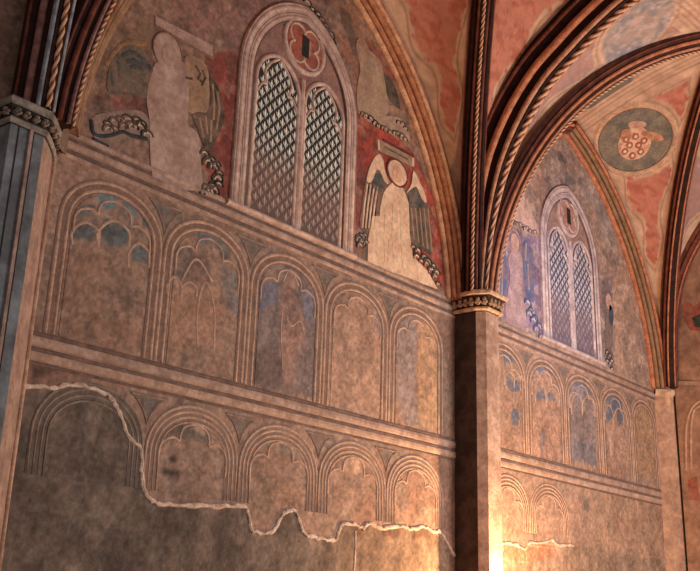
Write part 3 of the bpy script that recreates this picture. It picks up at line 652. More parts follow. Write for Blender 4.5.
def tref(x0, x1, zs_, zt, inset):
    """trefoil cusping inside an arch: two low side lobes and one tall middle lobe"""
    c = (x0 + x1) / 2; r = (x1 - x0) / 2 - inset; h = zt - zs_ - inset
    lo = [(-.98, -.32), (-.98, .12), (-.86, .36), (-.62, .48), (-.44, .42), (-.42, .58), (-.32, .80), (0, .93)]
    P = lo + [(-a, b) for a, b in lo[::-1][1:]]
    return smoothpath([(c + a * r, zs_ + b * h) for a, b in P], 5)
def panel(label, x0, x1, zb, zs_, zt, group, moulds, cusp=True, botf=None, lightm=PALE, short=None, name='painted_arch_panel', taper=False):
    t = empty(name, ((x0 + x1) / 2, 0, zb), label, 'fresco panel', group)
    field_mesh(x0, x1, zb, zs_, zt, .20, t, botf=botf)
    zb2 = zb if short is None else short
    fr = MB(); fr.ribbon(archpath(x0, x1, zb2, zs_, zt, .085 if len(moulds) < 3 else .105), .17 if len(moulds) < 3 else .20, 0, -.006, 0, round_=False); f_ = fr.build('arch_frame', GROOVE if not taper else (WALLG if cusp else LOWG), t)
    for ins, w in moulds:
        ap = archpath(x0, x1, zb2, zs_, zt, ins, 26)
        m = MB(); m.ribbon(ap, [w * (float(sstep(zb2 - .05, zb2 + .5, q[1])) * .9 + .1) for q in ap] if taper else w, -.004, -.014); m.build('moulding', lightm, f_, smooth=True)
    if cusp:
        m = MB(); m.ribbon(tref(x0, x1, zs_, zt, .2), .036, 0, -.018); m.build('cusped_tracery', lightm, t, smooth=True)
    return t
def spandrel(label, x, zt, zs_, w=.33, drop=.45, name='spandrel_ornament', mat=None, group=None):
    t = empty(name, (x, 0, zt - drop), label, 'fresco ornament', group)
    b = MB(); b.prism([(x - w, zt), (x - w * .55, zt - drop * .28), (x - w * .2, zt - drop * .62), (x, zt - drop), (x + w * .2, zt - drop * .62), (x + w * .55, zt - drop * .28), (x + w, zt)], 0, -.005); b.build('dark_field', mat or BLUEFILL, t)
    b = MB(); b.ribbon([(x - w * .92, zt - .02), (x - w * .5, zt - drop * .25), (x - w * .17, zt - drop * .6), (x, zt - drop * .93), (x + w * .17, zt - drop * .6), (x + w * .5, zt - drop * .25), (x + w * .92, zt - .02)], .024, 0, -.012, closed=True); b.build('outline', DIM, t)
    return t
MA = ((.035, .045), (.135, .04)); 
LA = ['upper arcade fresco panel beside the left pier, with blue patches in its arch', 'second upper arcade fresco panel from the left, faded figures under small dark arches',
      'middle upper arcade fresco panel of the near bay, pale standing figure on a blue-grey ground', 'pale bare upper arcade fresco panel, fourth from the left pier', 'last upper arcade fresco panel before the middle pier, golden with a blue left side']
for i in range(5): panel(LA[i], B1[i], B1[i + 1], ZA0, ZASP, ZA1, 'upper arcade panels of the near bay', MA)
def canopy(idx_name, lines, w=.024):
    p = bpy.data.objects[idx_name]; b = MB()
    for L in lines: b.ribbon(smoothpath(L, 5), w, -.004, -.012)
    return b.build('painted_canopy', PALE, p, smooth=True)
def arcs(o, sc, boxes, drop=20):
    out = []
    for x0, x1, yt, yb in boxes:
        out.append(cr(o[0], o[1], sc, [(x0, yb), (x0, yt + (yb - yt) * .4), ((x0 + x1) / 2, yt), (x1, yt + (yb - yt) * .4), (x1, yb)]))
    return out
canopy('painted_arch_panel', arcs((40, 150), 2.38, [(76, 138, 172, 225), (138, 210, 168, 232), (210, 258, 222, 280)]), .04)
canopy('painted_arch_panel.001', arcs((140, 200), 2.715, [(74, 110, 208, 262), (112, 152, 222, 262), (155, 200, 222, 400)]) + [cr(140, 200, 2.715, [(110, 222), (152, 160), (196, 222)])], .035)
canopy('painted_arch_panel.002', [cr(230, 230, 2.858, [(150, 150), (172, 112), (196, 160)]), cr(230, 230, 2.858, [(160, 250), (175, 275), (200, 260), (212, 300)]), cr(230, 230, 2.858, [(150, 220), (145, 300), (150, 400)])])
LB = ['grey bare lower arcade arch at the far left, broken off by the pale plaster crack', 'lower arcade arch with small dark stains, second from the left pier', 'lower arcade arch over the dip in the plaster crack, third from the left pier',
      'lower arcade arch with a pale oval head shape, fourth from the left pier', 'lower arcade arch in warm lamp glow beside the middle pier']
WALLG = stone('faded_groove_paint', (128, 98, 82), (108, 82, 70), 4, wear=.7)
LOWG = stone('grey_brown_groove_paint', (102, 84, 73), (88, 72, 62), 5)
LOWM = stone('grey_brown_moulding_paint', (124, 102, 88), (102, 84, 72), 5, wear=.4)
MBm = ((.025, .036), (.09, .032), (.155, .03), (.215, .026))
for i in range(5):
    panel(LB[i], B1[i], B1[i + 1], 1.2, ZBSP, ZB1, 'lower arcade panels of the near bay', MBm, i > 0, botf=(lambda x: cline(x) + .05) if i else None, lightm=LOWM if i == 0 else PALE, short=1.2, taper=True)
LC = ['upper arcade panel of the far bay right beside the middle pier, blue patches on pink', 'second upper arcade panel of the far bay, two dark round blue spots', 'middle upper arcade panel of the far bay with darker blue-grey ground',
      'fourth upper arcade panel of the far bay with dark blue arch heads', 'faded brown upper arcade panel next to the corner pilaster']
for i in range(5): panel(LC[i], B2[i], B2[i + 1], 2.74, 4.02, 4.66, 'upper arcade panels of the far bay', MA, i < 4)
canopy('painted_arch_panel.010', arcs((485, 320), 3.174, [(62, 92, 165, 205), (92, 124, 178, 215)]), .035)
canopy('painted_arch_panel.011', arcs((485, 320), 3.174, [(160, 195, 205, 262), (195, 230, 215, 275)]), .035)
canopy('painted_arch_panel.012', arcs((485, 320), 3.174, [(275, 308, 235, 300), (308, 345, 240, 305)]), .035)
canopy('painted_arch_panel.013', arcs((485, 320), 3.174, [(378, 405, 270, 335), (408, 438, 280, 340)]), .035)
LD = ['small warm-lit lower arcade arch of the far bay beside the middle pier', 'second small lower arcade arch of the far bay above exposed brick']
for i in range(2): panel(LD[i], B2[i] + .1 * (1 - i), B2[i + 1], 1.35, 1.65, 2.3, 'lower arcade panels of the far bay', MBm, True, botf=lambda x: cline(x) + .25)
nmA = ['first', 'second', 'third', 'fourth']
for i in range(1, 5):
    spandrel('small dark triangle between upper arcade arches, %s from the left pier in the near bay' % nmA[i - 1], B1[i], 4.66, 4.0, .30, .42, group='upper spandrels of the near bay')
    spandrel('small dark triangle between lower arcade arches, %s from the left pier in the near bay' % nmA[i - 1], B1[i], 2.27, 1.7, .28, .36, group='lower spandrels of the near bay')
    spandrel('small dark triangle between upper arcade arches of the far bay, %s from the middle pier' % nmA[i - 1], B2[i], 4.66, 4.0, .30, .42, group='upper spandrels of the far bay')
# ridge of pale repair plaster that runs along the broken edge of the fresco
CR = stone('pale_crack_plaster', (192, 162, 142), (150, 118, 98), 9)
def crack(label, pts, w):
    P = smoothpath(pts, 5); rnd = random.Random(4); P = [(x + rnd.uniform(-.008, .008), z + rnd.uniform(-.012, .012)) for x, z in P]
    ws = [w * rnd.uniform(.6, 1.35) for _ in P]
    b = MB(); b.ribbon(P, ws, 0, -.026); o = b.build('plaster_crack', CR); tag(o, label, 'plaster edge'); return o
crack('jagged pale ridge of repair plaster running across the near bay wall', CRACK1, .055)
crack('short jagged pale plaster ridge above bare bricks in the far bay', CRACK2[:9], .055)
b = MB(); b.ribbon([(10.89, 1.02), (10.90, .8), (10.885, .5), (10.9, .1)], .03, 0, -.012); tag(b.build('wall_seam', CR), 'thin pale vertical seam in the bare plaster under the crack', 'plaster seam')

# ------------------------------------------------------------------ windows
GLASSD = stone('dark_window_ground', (66, 54, 50), (54, 44, 42), 4)
def petal_mat(name, zmid, top, low, dark=False):
    m, t, b_ = nt(name); g = finish(t, b_, .8, .2, 20)
    sx = t.nodes.new('ShaderNodeSeparateXYZ'); t.links.new(g.outputs['Position'], sx.inputs[0])
    n = t.nodes.new('ShaderNodeTexNoise'); n.inputs['Scale'].default_value = 2.2; n.inputs['Detail'].default_value = 6; t.links.new(g.outputs['Position'], n.inputs['Vector'])
    ad = t.nodes.new('ShaderNodeMath'); ad.operation = 'MULTIPLY_ADD'; ad.inputs[1].default_value = .8; t.links.new(n.outputs['Fac'], ad.inputs[0]); t.links.new(sx.outputs['Z'], ad.inputs[2])
    r = t.nodes.new('ShaderNodeMapRange'); r.inputs[1].default_value = zmid + H + .15; r.inputs[2].default_value = zmid + H + .75; t.links.new(ad.outputs[0], r.inputs[0])
    rp = t.nodes.new('ShaderNodeValToRGB'); rp.color_ramp.elements[0].color = (*alb(low), 1); rp.color_ramp.elements[1].color = (*alb(top), 1)
    t.links.new(r.outputs[0], rp.inputs[0]); mottle(t, g, rp.outputs[0], b_, .25, 6); return m
def parch(c, hw, zb, zsp, zt, n=18):
    """pointed arch outline"""
    R = (hw * hw + (zt - zsp) ** 2) / (2 * hw); a1 = math.atan2(zt - zsp, R - hw)
    Rt = [(c + hw - R + R * math.cos(a), zsp + R * math.sin(a)) for a in np.linspace(0, a1, n)]
    return [(c - hw, zb), ] + [(2 * c - x, z) for x, z in Rt] + Rt[::-1][1:] + [(c + hw, zb)]
def window(name, c, zb, zt, tint, hw=1.28, label=None):
    fm, lm, top, low, ground, glow, red = tint
    t = empty(name, (c, 0, zb), kind='structure')
    if label: t['label'] = label
    zsp = zt - 1.62
    out = parch(c, hw, zb, zsp, zt); hwi = hw - .26
    b = MB(); b.ribbon(parch(c, hw - .13, zb, zsp, zt - .17), .26, 0, -.035, round_=False); fr = b.build('window_frame', fm, t)
    for o_, w, d, m, nm in ((.012, .02, .04, lm, 'dark_line'), (.075, .085, .05, fm, 'roll'), (.145, .016, .04, lm, 'dark_line'), (.20, .07, .046, fm, 'roll'), (.26, .03, .042, lm, 'dark_line')):
        b = MB(); b.ribbon(parch(c, hw - o_, zb, zsp, zt - o_ * 1.3), w, -.02, -d); b.build(nm, m, fr, smooth=True)
    # tympanum behind the tracery
    b = MB(); b.prism(parch(c, hwi, zb, zsp, zt - .36), 0, -.006); b.build('tympanum', red, t)
    # two lancet lights with flame lattice
    lw = (hwi - .07) / 2 - .03; ztl = zsp + .47
    for sg in (-1, 1):
        cx = c + sg * (lw + .06); zl0 = zb + .02
        L = parch(cx, lw, zl0, zsp - .05, ztl)
        b = MB(); b.prism(L, 0, -.012); pn = b.build('lattice_light', ground, t)
        b = MB(); dx, dz = .175, .20; k = 0; z = zl0 + .08
        while z < ztl - .1:
            off = (k % 2) * dx / 2; x = cx - lw + .05 + off
            while x < cx + lw - .02:
                ok = abs(x - cx) < lw - .035 and bool(inpoly(np.array([x, x, x - .03, x + .03]), np.array([z + .1, z, z + .09, z + .09]), L).all())
                if ok:
                    h = .098
                    b.prism([(x, z - .07), (x + .007, z - .02), (x + .021, z + .03), (x, z + h), (x - .021, z + .03), (x - .007, z - .02)], -.011, -.018)
                    for q in (-1, 1):
                        b.prism([(x + q * .008, z - .035), (x + q * .034, z - .005), (x + q * .050, z + .030), (x + q * .044, z + .045), (x + q * .030, z + .012)], -.011, -.018)
                x += dx
            z += dz / 2; k += 1
        b.build('flame_lattice', petal_mat('lattice_' + name + str(sg), zsp - 1.2, top, low), pn)
        b = MB(); b.ribbon(parch(cx, lw, zl0, zsp - .05, ztl), .075, -.004, -.045); b.build('light_frame', fm, t, smooth=True)
        b = MB()   # cusps in the lancet head
        for q in (-1, 1):
            b.ribbon(smoothpath([(cx + q * lw * .98, zsp - .30), (cx + q * lw * .72, zsp - .10), (cx + q * lw * .52, zsp - .06), (cx + q * lw * .62, zsp + .10), (cx + q * lw * .42, zsp + .28), (cx, ztl - .03)], 5), .05, -.004, -.036)
        b.build('cusping', fm, t, smooth=True)
    b = MB(); b.ribbon([(c, zb), (c, zsp - .3), (c, zsp + .1), (c, zsp + .32)], .10, -.004, -.055); b.build('mullion', fm, t)
    # round quatrefoil above
    oc = zsp + .90; R = .43
    b = MB(); b.prism(blob(c, oc, R, R, 32), 0, -.014); ocu = b.build('oculus', glow, t)
    b = MB(); b.ribbon(blob(c, oc, R, R, 36), .085, -.004, -.045, closed=True)
    for q in range(4):
        a = q * math.pi / 2 + math.pi / 4
        px, pz = c + math.cos(a) * R * .48, oc + math.sin(a) * R * .48
        b.ribbon([(px + R * .40 * math.cos(a + w_), pz + R * .40 * math.sin(a + w_)) for w_ in np.linspace(-2.0, 2.0, 16)], .045, -.010, -.035)
    b.build('quatrefoil_tracery', fm, ocu, smooth=True)
    b = MB(); b.prism([(c - .05, oc - .17), (c + .10, oc - .17), (c + .10, oc + .17), (c - .05, oc + .19)], 0, -.02); b.build('dark_opening', stone('dark_opening_paint', (44, 38, 36), (34, 30, 30), 5), ocu)
    b = MB(); b.prism([(c + .10, oc - .12), (c + .135, oc - .10), (c + .135, oc + .12), (c + .10, oc + .14)], 0, -.022); b.build('pale_edge', PALE, ocu)
    b = MB(); b.ribbon([(x, zb - .03) for x in np.linspace(c - hw - .05, c + hw + .05, 12)], .09, 0, -.07); b.build('window_sill', fm, t)
    return t
window('window_1', 9.35, 5.06, 8.74, (FRAME, FRAMED, (206, 188, 174), (158, 124, 108), petal_mat('ground_a', 6.0, (46, 40, 40), (96, 72, 64)), stone('orange_oculus_paint', (158, 78, 50), (120, 50, 36), 6, wear=.35), stone('mauve_tympanum', (136, 96, 82), (116, 78, 68), 5)), label='large painted two-light traceried window of the near bay with flame lattice')
FR2 = stone('far_window_frame_paint', (176, 150, 146), (146, 120, 120), 4); FD2 = stone('far_window_line_paint', (96, 72, 76), (80, 60, 66), 5)
window('window_2', 17.68, 5.12, 8.76, (FR2, FD2, (178, 164, 168), (134, 112, 118), petal_mat('ground_b', 6.1, (58, 54, 72), (102, 82, 88)), stone('pink_oculus_paint', (164, 112, 96), (136, 86, 74), 6), stone('pink_tympanum', (150, 112, 98), (124, 88, 80), 5)), label='painted two-light traceried window of the far bay in mauve light')

# ------------------------------------------------------------------ painted angels
SKINP = stone('pale_plaster_silhouette', (164, 130, 114), (138, 104, 90), 3, wear=0.60)
GOLDP = stone('warm_pale_silhouette', (206, 156, 120), (178, 130, 98), 3)
TANP = stone('tan_robe_paint', (150, 112, 80), (124, 90, 64), 4, wear=0.60)
OLIVE = stone('dark_olive_feather_paint', (80, 66, 50), (56, 46, 38), 9, wear=0.60)
SLATE = stone('slate_feather_paint', (70, 70, 66), (50, 50, 50), 9, wear=0.60)
BANNER = stone('banner_paint', (166, 128, 112), (138, 104, 90), 6, wear=0.60)
DKLINE = stone('dark_outline_paint', (44, 40, 36), (32, 30, 28), 8, wear=0.60)
WHT = stone('cloud_white_paint', (196, 168, 142), (156, 128, 104), 9, wear=0.75)
def strokes(name, lines, w, mat, parent, y1=-.02, y0=0):
    b = MB()
    for L in lines: b.ribbon(L, w, y0, y1)
    return b.build(name, mat, parent)
def cloud(parent, path, r, seed=1, rows=2, dark=DKLINE, light=WHT):
    """scalloped cloud edge along a path in wall coordinates"""
    rnd = random.Random(seed); P = np.array(smoothpath(path, 6)); s = np.concatenate([[0], np.cumsum(np.linalg.norm(np.diff(P, axis=0), axis=1))])
    d = MB(); l = MB(); n = max(3, int(s[-1] / (r * 1.15)))
    for k in range(rows):
        for i in range(n):
            q = (i + .5 * (k % 2) + .3) / n * s[-1]; x = np.interp(q, s, P[:, 0]) + rnd.uniform(-.2, .2) * r; z = np.interp(q, s, P[:, 1]) - k * r * 1.0 + rnd.uniform(-.25, .25) * r
            a0 = rnd.uniform(-.5, .4); rr = r * rnd.uniform(.65, 1.0)
            d.ribbon([(x + rr * math.cos(a), z + rr * .9 * math.sin(a)) for a in np.linspace(a0, a0 + 3.6, 9)], rr * .34, 0, -.022)
            l.ribbon([(x + rr * .55 * math.cos(a), z + rr * .5 * math.sin(a)) for a in np.linspace(a0 + .2, a0 + 3.4, 7)], rr * .32, 0, -.018)
    c = d.build('cloud_edge', dark, parent); l.build('cloud_highlight', light, c); return c
def base_of(poly): p = np.array(poly); return (p[:, 0].mean(), 0, p[:, 1].min())
# large ghostly angel left of the near window
body = smoothpath(WP([(157, 62), (151, 74), (146, 97), (149, 120), (149, 138), (151, 170), (157, 186), (178, 190), (201, 188), (200, 165), (200, 146), (196, 132), (188, 125), (188, 108), (188, 88), (185, 66), (176, 60)]), 4, True)
A = empty('angel_fresco', base_of(body), 'tall ghostly pale angel fresco left of the near window, its face worn away', 'fresco')
plate('robe', [body], -.012, SKINP, A)
h = Wp(167, 52); plate('halo', [blob(h[0], h[1], .225, .25)], -.014, SKINP, A); hd = plate('head', [blob(h[0] + .03, h[1] - .03, .12, .16)], -.018, stone('worn_face_plaster', (160, 124, 108), (140, 106, 92), 4, wear=0.60), A)
strokes('halo_outline', [blob(h[0], h[1], .235, .26, 22, .2, 3.6)], .022, GROOVE, A, -.02)
plate('arm', [smoothpath(WP([(184, 60), (192, 56), (206, 66), (209, 90), (207, 111), (198, 112), (188, 112), (187, 85)]), 4, True)], -.010, TANP, A)
strokes('sleeve_folds', [WP(q) for q in ([(195, 66), (200, 74), (197, 80)], [(202, 70), (205, 78), (201, 86)], [(185, 78), (192, 79)], [(199, 80), (203, 84)])], .05, DKLINE, A, -.016)
lw = plate('wing', [smoothpath(WP([(109, 68), (116, 55), (128, 46), (142, 50), (152, 66), (153, 72), (147, 98), (128, 92), (108, 92)]), 4, True)], -.008, stone('faded_green_feather', (98, 84, 66), (76, 66, 54), 7, wear=0.60), A)
strokes('feathers', [WP(q) for q in ([(122, 56), (130, 52), (137, 54)], [(126, 62), (134, 60), (146, 68)], [(130, 68), (136, 66), (143, 70)], [(118, 62), (120, 78)], [(112, 70), (113, 86)], [(138, 56), (146, 62), (152, 71)], [(140, 63), (147, 68), (152, 72)])], .075, SLATE, lw, -.014)
strokes('wing_edge', [smoothpath(WP([(106, 66), (114, 53), (126, 43), (146, 43)]), 5)], .07, OCHRE, lw, -.012)
rw = plate('wing', [smoothpath(WP([(210, 76), (218, 88), (222, 104), (224, 118), (216, 140), (207, 152), (201, 140), (197, 128), (192, 114), (207, 111), (209, 92)]), 4, True)], -.009, OLIVE, A)
strokes('feathers', [WP(q) for q in ([(212, 84), (214, 100), (213, 120)], [(217, 92), (219, 108), (216, 130)], [(205, 116), (207, 134)], [(199, 118), (203, 138)], [(211, 120), (210, 142)])], .05, TANP, rw, -.014)
strokes('dark_feathers', [WP(q) for q in ([(209.5, 80), (211, 95), (210, 106)], [(214, 90), (216, 104)])], .05, DKLINE, rw, -.016)
S = empty('painted_scroll', Wp(184, 42)[:1] + (0,) + Wp(184, 50)[1:], 'blank pale scroll band above the ghostly angel left of the near window', 'fresco')
plate('band', [WP([(155, 16), (213, 46), (213, 59), (155, 25)])], -.012, BANNER, S)
strokes('outline', [WP([(155, 25), (213, 59)]), WP([(213, 46), (213, 59)])], .03, GROOVE, S, -.016)
K = empty('painted_cloud', Wp(120, 145)[:1] + (0,) + Wp(120, 145)[1:], 'dark curling painted cloud under the left wing, next to the left pier', 'fresco', 'painted clouds')
plate('cloud_body', [smoothpath(WP([(92, 118), (110, 112), (126, 110), (142, 112), (150, 124), (149, 140), (132, 136), (118, 141), (103, 144), (94, 138)]), 4, True)], -.007, stone('cloud_grey_paint', (138, 108, 92), (112, 88, 76), 8, wear=0.60), K)
cloud(K, WP([(104, 128), (116, 122), (126, 122), (138, 122), (148, 128)]), .10, 2, 2); strokes('lower_edge', [smoothpath(WP([(91, 120), (94, 134), (108, 136), (122, 132), (130, 135), (147, 139)]), 5), WP([(93, 139), (108, 147)])], .055, stone('blue_black_paint', (58, 60, 64), (44, 44, 48), 8), K, -.02)
K = empty('painted_cloud', Wp(210, 190)[:1] + (0,) + Wp(210, 192)[1:], 'black and white curling painted cloud at the near window sill, left of the frame', 'fresco', 'painted clouds')
cloud(K, WP([(203, 154), (210, 160), (217, 166), (218, 178), (212, 187), (202, 188)]), .10, 3, 2)
# bright angel right of the near window
body = smoothpath(WP([(391, 183), (383, 193), (379.5, 210), (379, 216)]), 3) + WP([(371.6, 216.5), (367.5, 240), (367, 262), (378, 268), (390, 272), (408, 278), (423, 284), (437, 289), (427, 271), (412, 256), (409, 233), (408.5, 215), (408, 203), (405, 194), (400, 184)])
A = empty('angel_fresco', base_of(body), 'bright pale angel fresco with spread wings on red, right of the near window', 'fresco')
plate('robe', [body], -.014, GOLDP, A)
strokes('robe_folds', [WP(q) for q in ([(392, 205), (391, 235), (393, 262)], [(399, 200), (400, 240), (402, 268)], [(384, 215), (383, 240), (384, 262)], [(388, 240), (387, 262)])], .018, TANP, A, -.017)
h = Wp(396.7, 173); plate('halo', [blob(h[0], h[1], .25, .21)], -.018, GOLDP, A); plate('head', [blob(h[0], h[1] - .02, .13, .15)], -.024, stone('warm_worn_face', (198, 142, 106), (172, 120, 88), 5), A)
strokes('halo_outline', [blob(h[0], h[1], .275, .235, 30)], .045, stone('maroon_outline_paint', (110, 40, 32), (86, 30, 26), 6), A, -.02)
lw = plate('wing', [smoothpath(WP([(378, 155), (370, 164), (365, 182), (361.5, 206), (360, 228), (372, 232), (373, 216), (379, 213), (381, 195), (388, 184), (384, 172), (382.5, 161)]), 4, True)], -.008, stone('wing_ground_paint', (112, 84, 66), (90, 64, 52), 6, wear=0.60), A)
plate('wing_arch', [smoothpath(WP([(378, 154), (371, 163), (366, 180), (371, 182), (376, 170), (380, 172), (383, 180), (388, 184), (384, 170), (382.5, 160)]), 3, True)], -.014, GOLDP, lw)
plate('dark_plumage', [smoothpath(WP([(374, 175), (380, 174), (385, 184), (381, 192), (377, 192), (372, 186)]), 3, True)], -.013, SLATE, lw)
strokes('feathers', [WP([(367 + i * 3.4, 184 + i), (364 + i * 3.4, 206), (362 + i * 3.2, 228)]) for i in range(4)], .05, GOLDP, lw, -.014)
strokes('dark_feathers', [WP([(368.6 + i * 3.4, 185 + i), (365.6 + i * 3.4, 206), (363.6 + i * 3.2, 229)]) for i in range(4)], .04, DKLINE, lw, -.015)
rw = plate('wing', [smoothpath(WP([(412.5, 172), (418, 180), (423, 190), (427, 206), (430, 226), (431, 254), (420, 247), (411, 242), (409, 217), (408, 200), (405, 192), (410, 186)]), 4, True)], -.008, OLIVE, A)
plate('wing_arch', [smoothpath(WP([(413, 171), (418, 180), (424, 193), (426, 203), (421, 198), (416, 187), (411, 189), (406, 193), (411, 184)]), 3, True)], -.014, GOLDP, rw)
plate('dark_plumage', [smoothpath(WP([(409, 193), (415, 190), (420, 198), (423, 207), (415, 207), (409, 204)]), 3, True)], -.013, SLATE, rw)
strokes('feathers', [WP([(411 + i * 4.2, 208), (412.5 + i * 4.2, 226), (414 + i * 4.4, 240 + i * 3)]) for i in range(5)], .045, TANP, rw, -.013)
S = empty('painted_scroll', Wp(395, 155)[:1] + (0,) + Wp(395, 160)[1:], 'small scroll band above the head of the bright angel right of the near window', 'fresco')
plate('band', [WP([(377, 138.5), (414, 158.5), (414, 167.5), (377, 150)])], -.012, TANP, S)
strokes('pale_ends', [WP([(378, 140), (378.5, 150)]), WP([(412.5, 158), (412.5, 166)])], .07, GOLDP, S, -.015); strokes('upper_edge', [WP([(383, 140), (413, 156)])], .05, stone('maroon_line_paint', (104, 36, 30), (84, 28, 24), 6), S, -.015)
strokes('faint_writing', [WP([(384, 147), (394, 152.5), (407, 159.5)])], .05, SLATE, S, -.016)
K = empty('painted_cloud', Wp(425, 275)[:1] + (0,) + Wp(430, 284)[1:], 'black and white curling painted cloud at the lower right of the bright angel', 'fresco', 'painted clouds')
cloud(K, WP([(412, 246), (419, 253), (427, 261), (434, 270), (439, 280)]), .115, 4, 2)
K = empty('painted_cloud', Wp(362, 248)[:1] + (0,) + Wp(362, 250)[1:], 'small dark painted cloud between the near window frame and the bright angel', 'fresco', 'painted clouds')
cloud(K, WP([(358, 242), (362, 238), (366, 236)]), .10, 5, 2, stone('slate_cloud_paint', (78, 72, 70), (60, 56, 54), 8))
# kneeling figure above
body = smoothpath(WP([(356, 48), (368, 50), (380, 62), (384, 80), (387, 100), (387, 114), (372, 116), (358, 110), (357, 86), (360, 68)]), 4, True)
A = empty('angel_fresco', base_of(body), 'faint beige figure fresco above the bright angel, near the orange wall rib', 'fresco')
plate('robe', [body], -.010, stone('beige_robe_paint', (158, 124, 92), (134, 102, 76), 4, wear=0.60), A); h = Wp(362, 50); plate('head', [blob(h[0], h[1], .17, .2)], -.014, stone('beige_head_paint', (150, 112, 84), (130, 94, 70), 5), A)
rw = plate('wing', [smoothpath(WP([(378, 74), (388, 76), (396, 90), (400, 108), (392, 104), (386, 92)]), 4, True)], -.008, OLIVE, A)
K = empty('painted_cloud', Wp(385, 130)[:1] + (0,) + Wp(385, 138)[1:], 'dark curling painted cloud beneath the faint beige figure, above the scroll', 'fresco', 'painted clouds')
plate('cloud_body', [smoothpath(WP([(358, 112), (372, 114), (388, 116), (402, 120), (410, 140), (398, 138), (384, 130), (370, 122)]), 4, True)], -.005, stone('beige_cloud_paint', (162, 124, 96), (136, 102, 80), 6), K)
cloud(K, WP([(361, 115), (371, 121), (380, 128), (391, 133), (402, 138), (408, 142)]), .085, 6, 1); cloud(K, WP([(397, 122), (404, 126), (407, 134)]), .085, 7, 1)
K = empty('painted_cloud', Wp(320, 30)[:1] + (0,) + Wp(320, 40)[1:], 'dark curling painted cloud over the right shoulder of the near window', 'fresco', 'painted clouds')
cloud(K, WP([(306, 4), (316, 14), (325, 26), (333, 40)]), .10, 8, 2)
# mauve angel of the far bay
PK = stone('pink_robe_paint', (164, 128, 128), (136, 104, 106), 5, wear=0.60); BLW = stone('blue_wing_paint', (88, 92, 124), (70, 74, 100), 8, wear=0.60); PFACE = stone('pink_face_paint', (176, 134, 116), (150, 108, 94), 5)
body = smoothpath(cr(490, 180, 3.457, [(78, 240), (62, 270), (68, 330), (60, 390), (52, 440), (60, 500), (110, 520), (125, 480), (112, 400), (112, 330), (110, 270), (96, 244)]), 4, True)
A = empty('angel_fresco', base_of(body), 'pink-robed angel fresco with blue wings beside the middle pier capital in the far bay', 'fresco')
plate('robe', [body], -.010, PK, A); h = cr(490, 180, 3.457, [(84, 216)])[0]; plate('head', [blob(h[0], h[1], .15, .18)], -.014, PFACE, A)
strokes('halo_outline', [blob(h[0], h[1] + .02, .24, .24, 26)], .04, stone('ochre_halo_paint', (158, 116, 96), (132, 94, 80), 5), A, -.014)
lw = plate('wing', [smoothpath(cr(490, 180, 3.457, [(40, 175), (28, 220), (22, 330), (24, 420), (50, 410), (60, 340), (55, 270), (52, 210)]), 4, True)], -.007, BLW, A); strokes('feathers', [cr(490, 180, 3.457, q) for q in ([(36, 190), (34, 240)], [(32, 280), (30, 390)], [(42, 290), (40, 400)])], .05, PK, lw, -.012)
rw = plate('wing', [smoothpath(cr(490, 180, 3.457, [(122, 205), (114, 250), (118, 330), (128, 400), (150, 420), (150, 340), (140, 260)]), 4, True)], -.007, BLW, A); strokes('feathers', [cr(490, 180, 3.457, q) for q in ([(124, 220), (122, 280)], [(130, 290), (134, 380)])], .05, PK, rw, -.012)
K = empty('painted_cloud', cr(490, 180, 3.457, [(160, 545)])[0][:1] + (0,) + cr(490, 180, 3.457, [(160, 545)])[0][1:], 'blue curling painted cloud at the lower left corner of the far window', 'fresco', 'painted clouds')
cloud(K, cr(490, 180, 3.457, [(126, 420), (140, 450), (158, 490), (178, 525)]), .13, 9, 2, stone('blue_cloud_paint', (80, 84, 110), (64, 66, 88), 8), stone('mauve_cloud_light', (178, 152, 160), (150, 126, 136), 8))
K = empty('painted_cloud', Wp(520, 222)[:1] + (0,) + Wp(520, 226)[1:], 'pale pink painted cloud band above the pink-robed angel in the far bay', 'fresco', 'painted clouds')
plate('cloud_body', [smoothpath(cr(490, 180, 3.457, [(50, 95), (85, 75), (100, 40), (118, 50), (120, 95), (150, 130), (168, 180), (140, 175), (100, 150), (60, 128)]), 4, True)], -.010, stone('pale_pink_cloud', (186, 144, 126), (158, 118, 104), 7), K)
cloud(K, cr(490, 180, 3.457, [(55, 130), (85, 148), (120, 168), (160, 188)]), .08, 10, 1, stone('mauve_dark_line', (96, 72, 76), (78, 58, 62), 8))
A = empty('angel_fresco', Wp(608, 370)[:1] + (0,) + Wp(608, 368)[1:], 'narrow strip of blue and red angel fresco right of the far window', 'fresco')
plate('robe', [smoothpath(WP([(606, 300), (611, 298), (612, 330), (611, 350), (606, 345)]), 3, True)], -.008, BLUEFILL, A); h = Wp(608.5, 302); plate('head', [blob(h[0], h[1], .14, .2)], -.012, PFACE, A); plate('wing', [smoothpath(WP([(609, 305), (613, 312), (612, 326), (609, 322)]), 3, True)], -.012, stone('teal_wing_paint', (66, 74, 88), (52, 58, 70), 8), A)
cloud(A, WP([(606, 352), (610, 358), (612, 366)]), .09, 11, 3, stone('dark_mauve_cloud', (70, 58, 66), (56, 46, 52), 8))

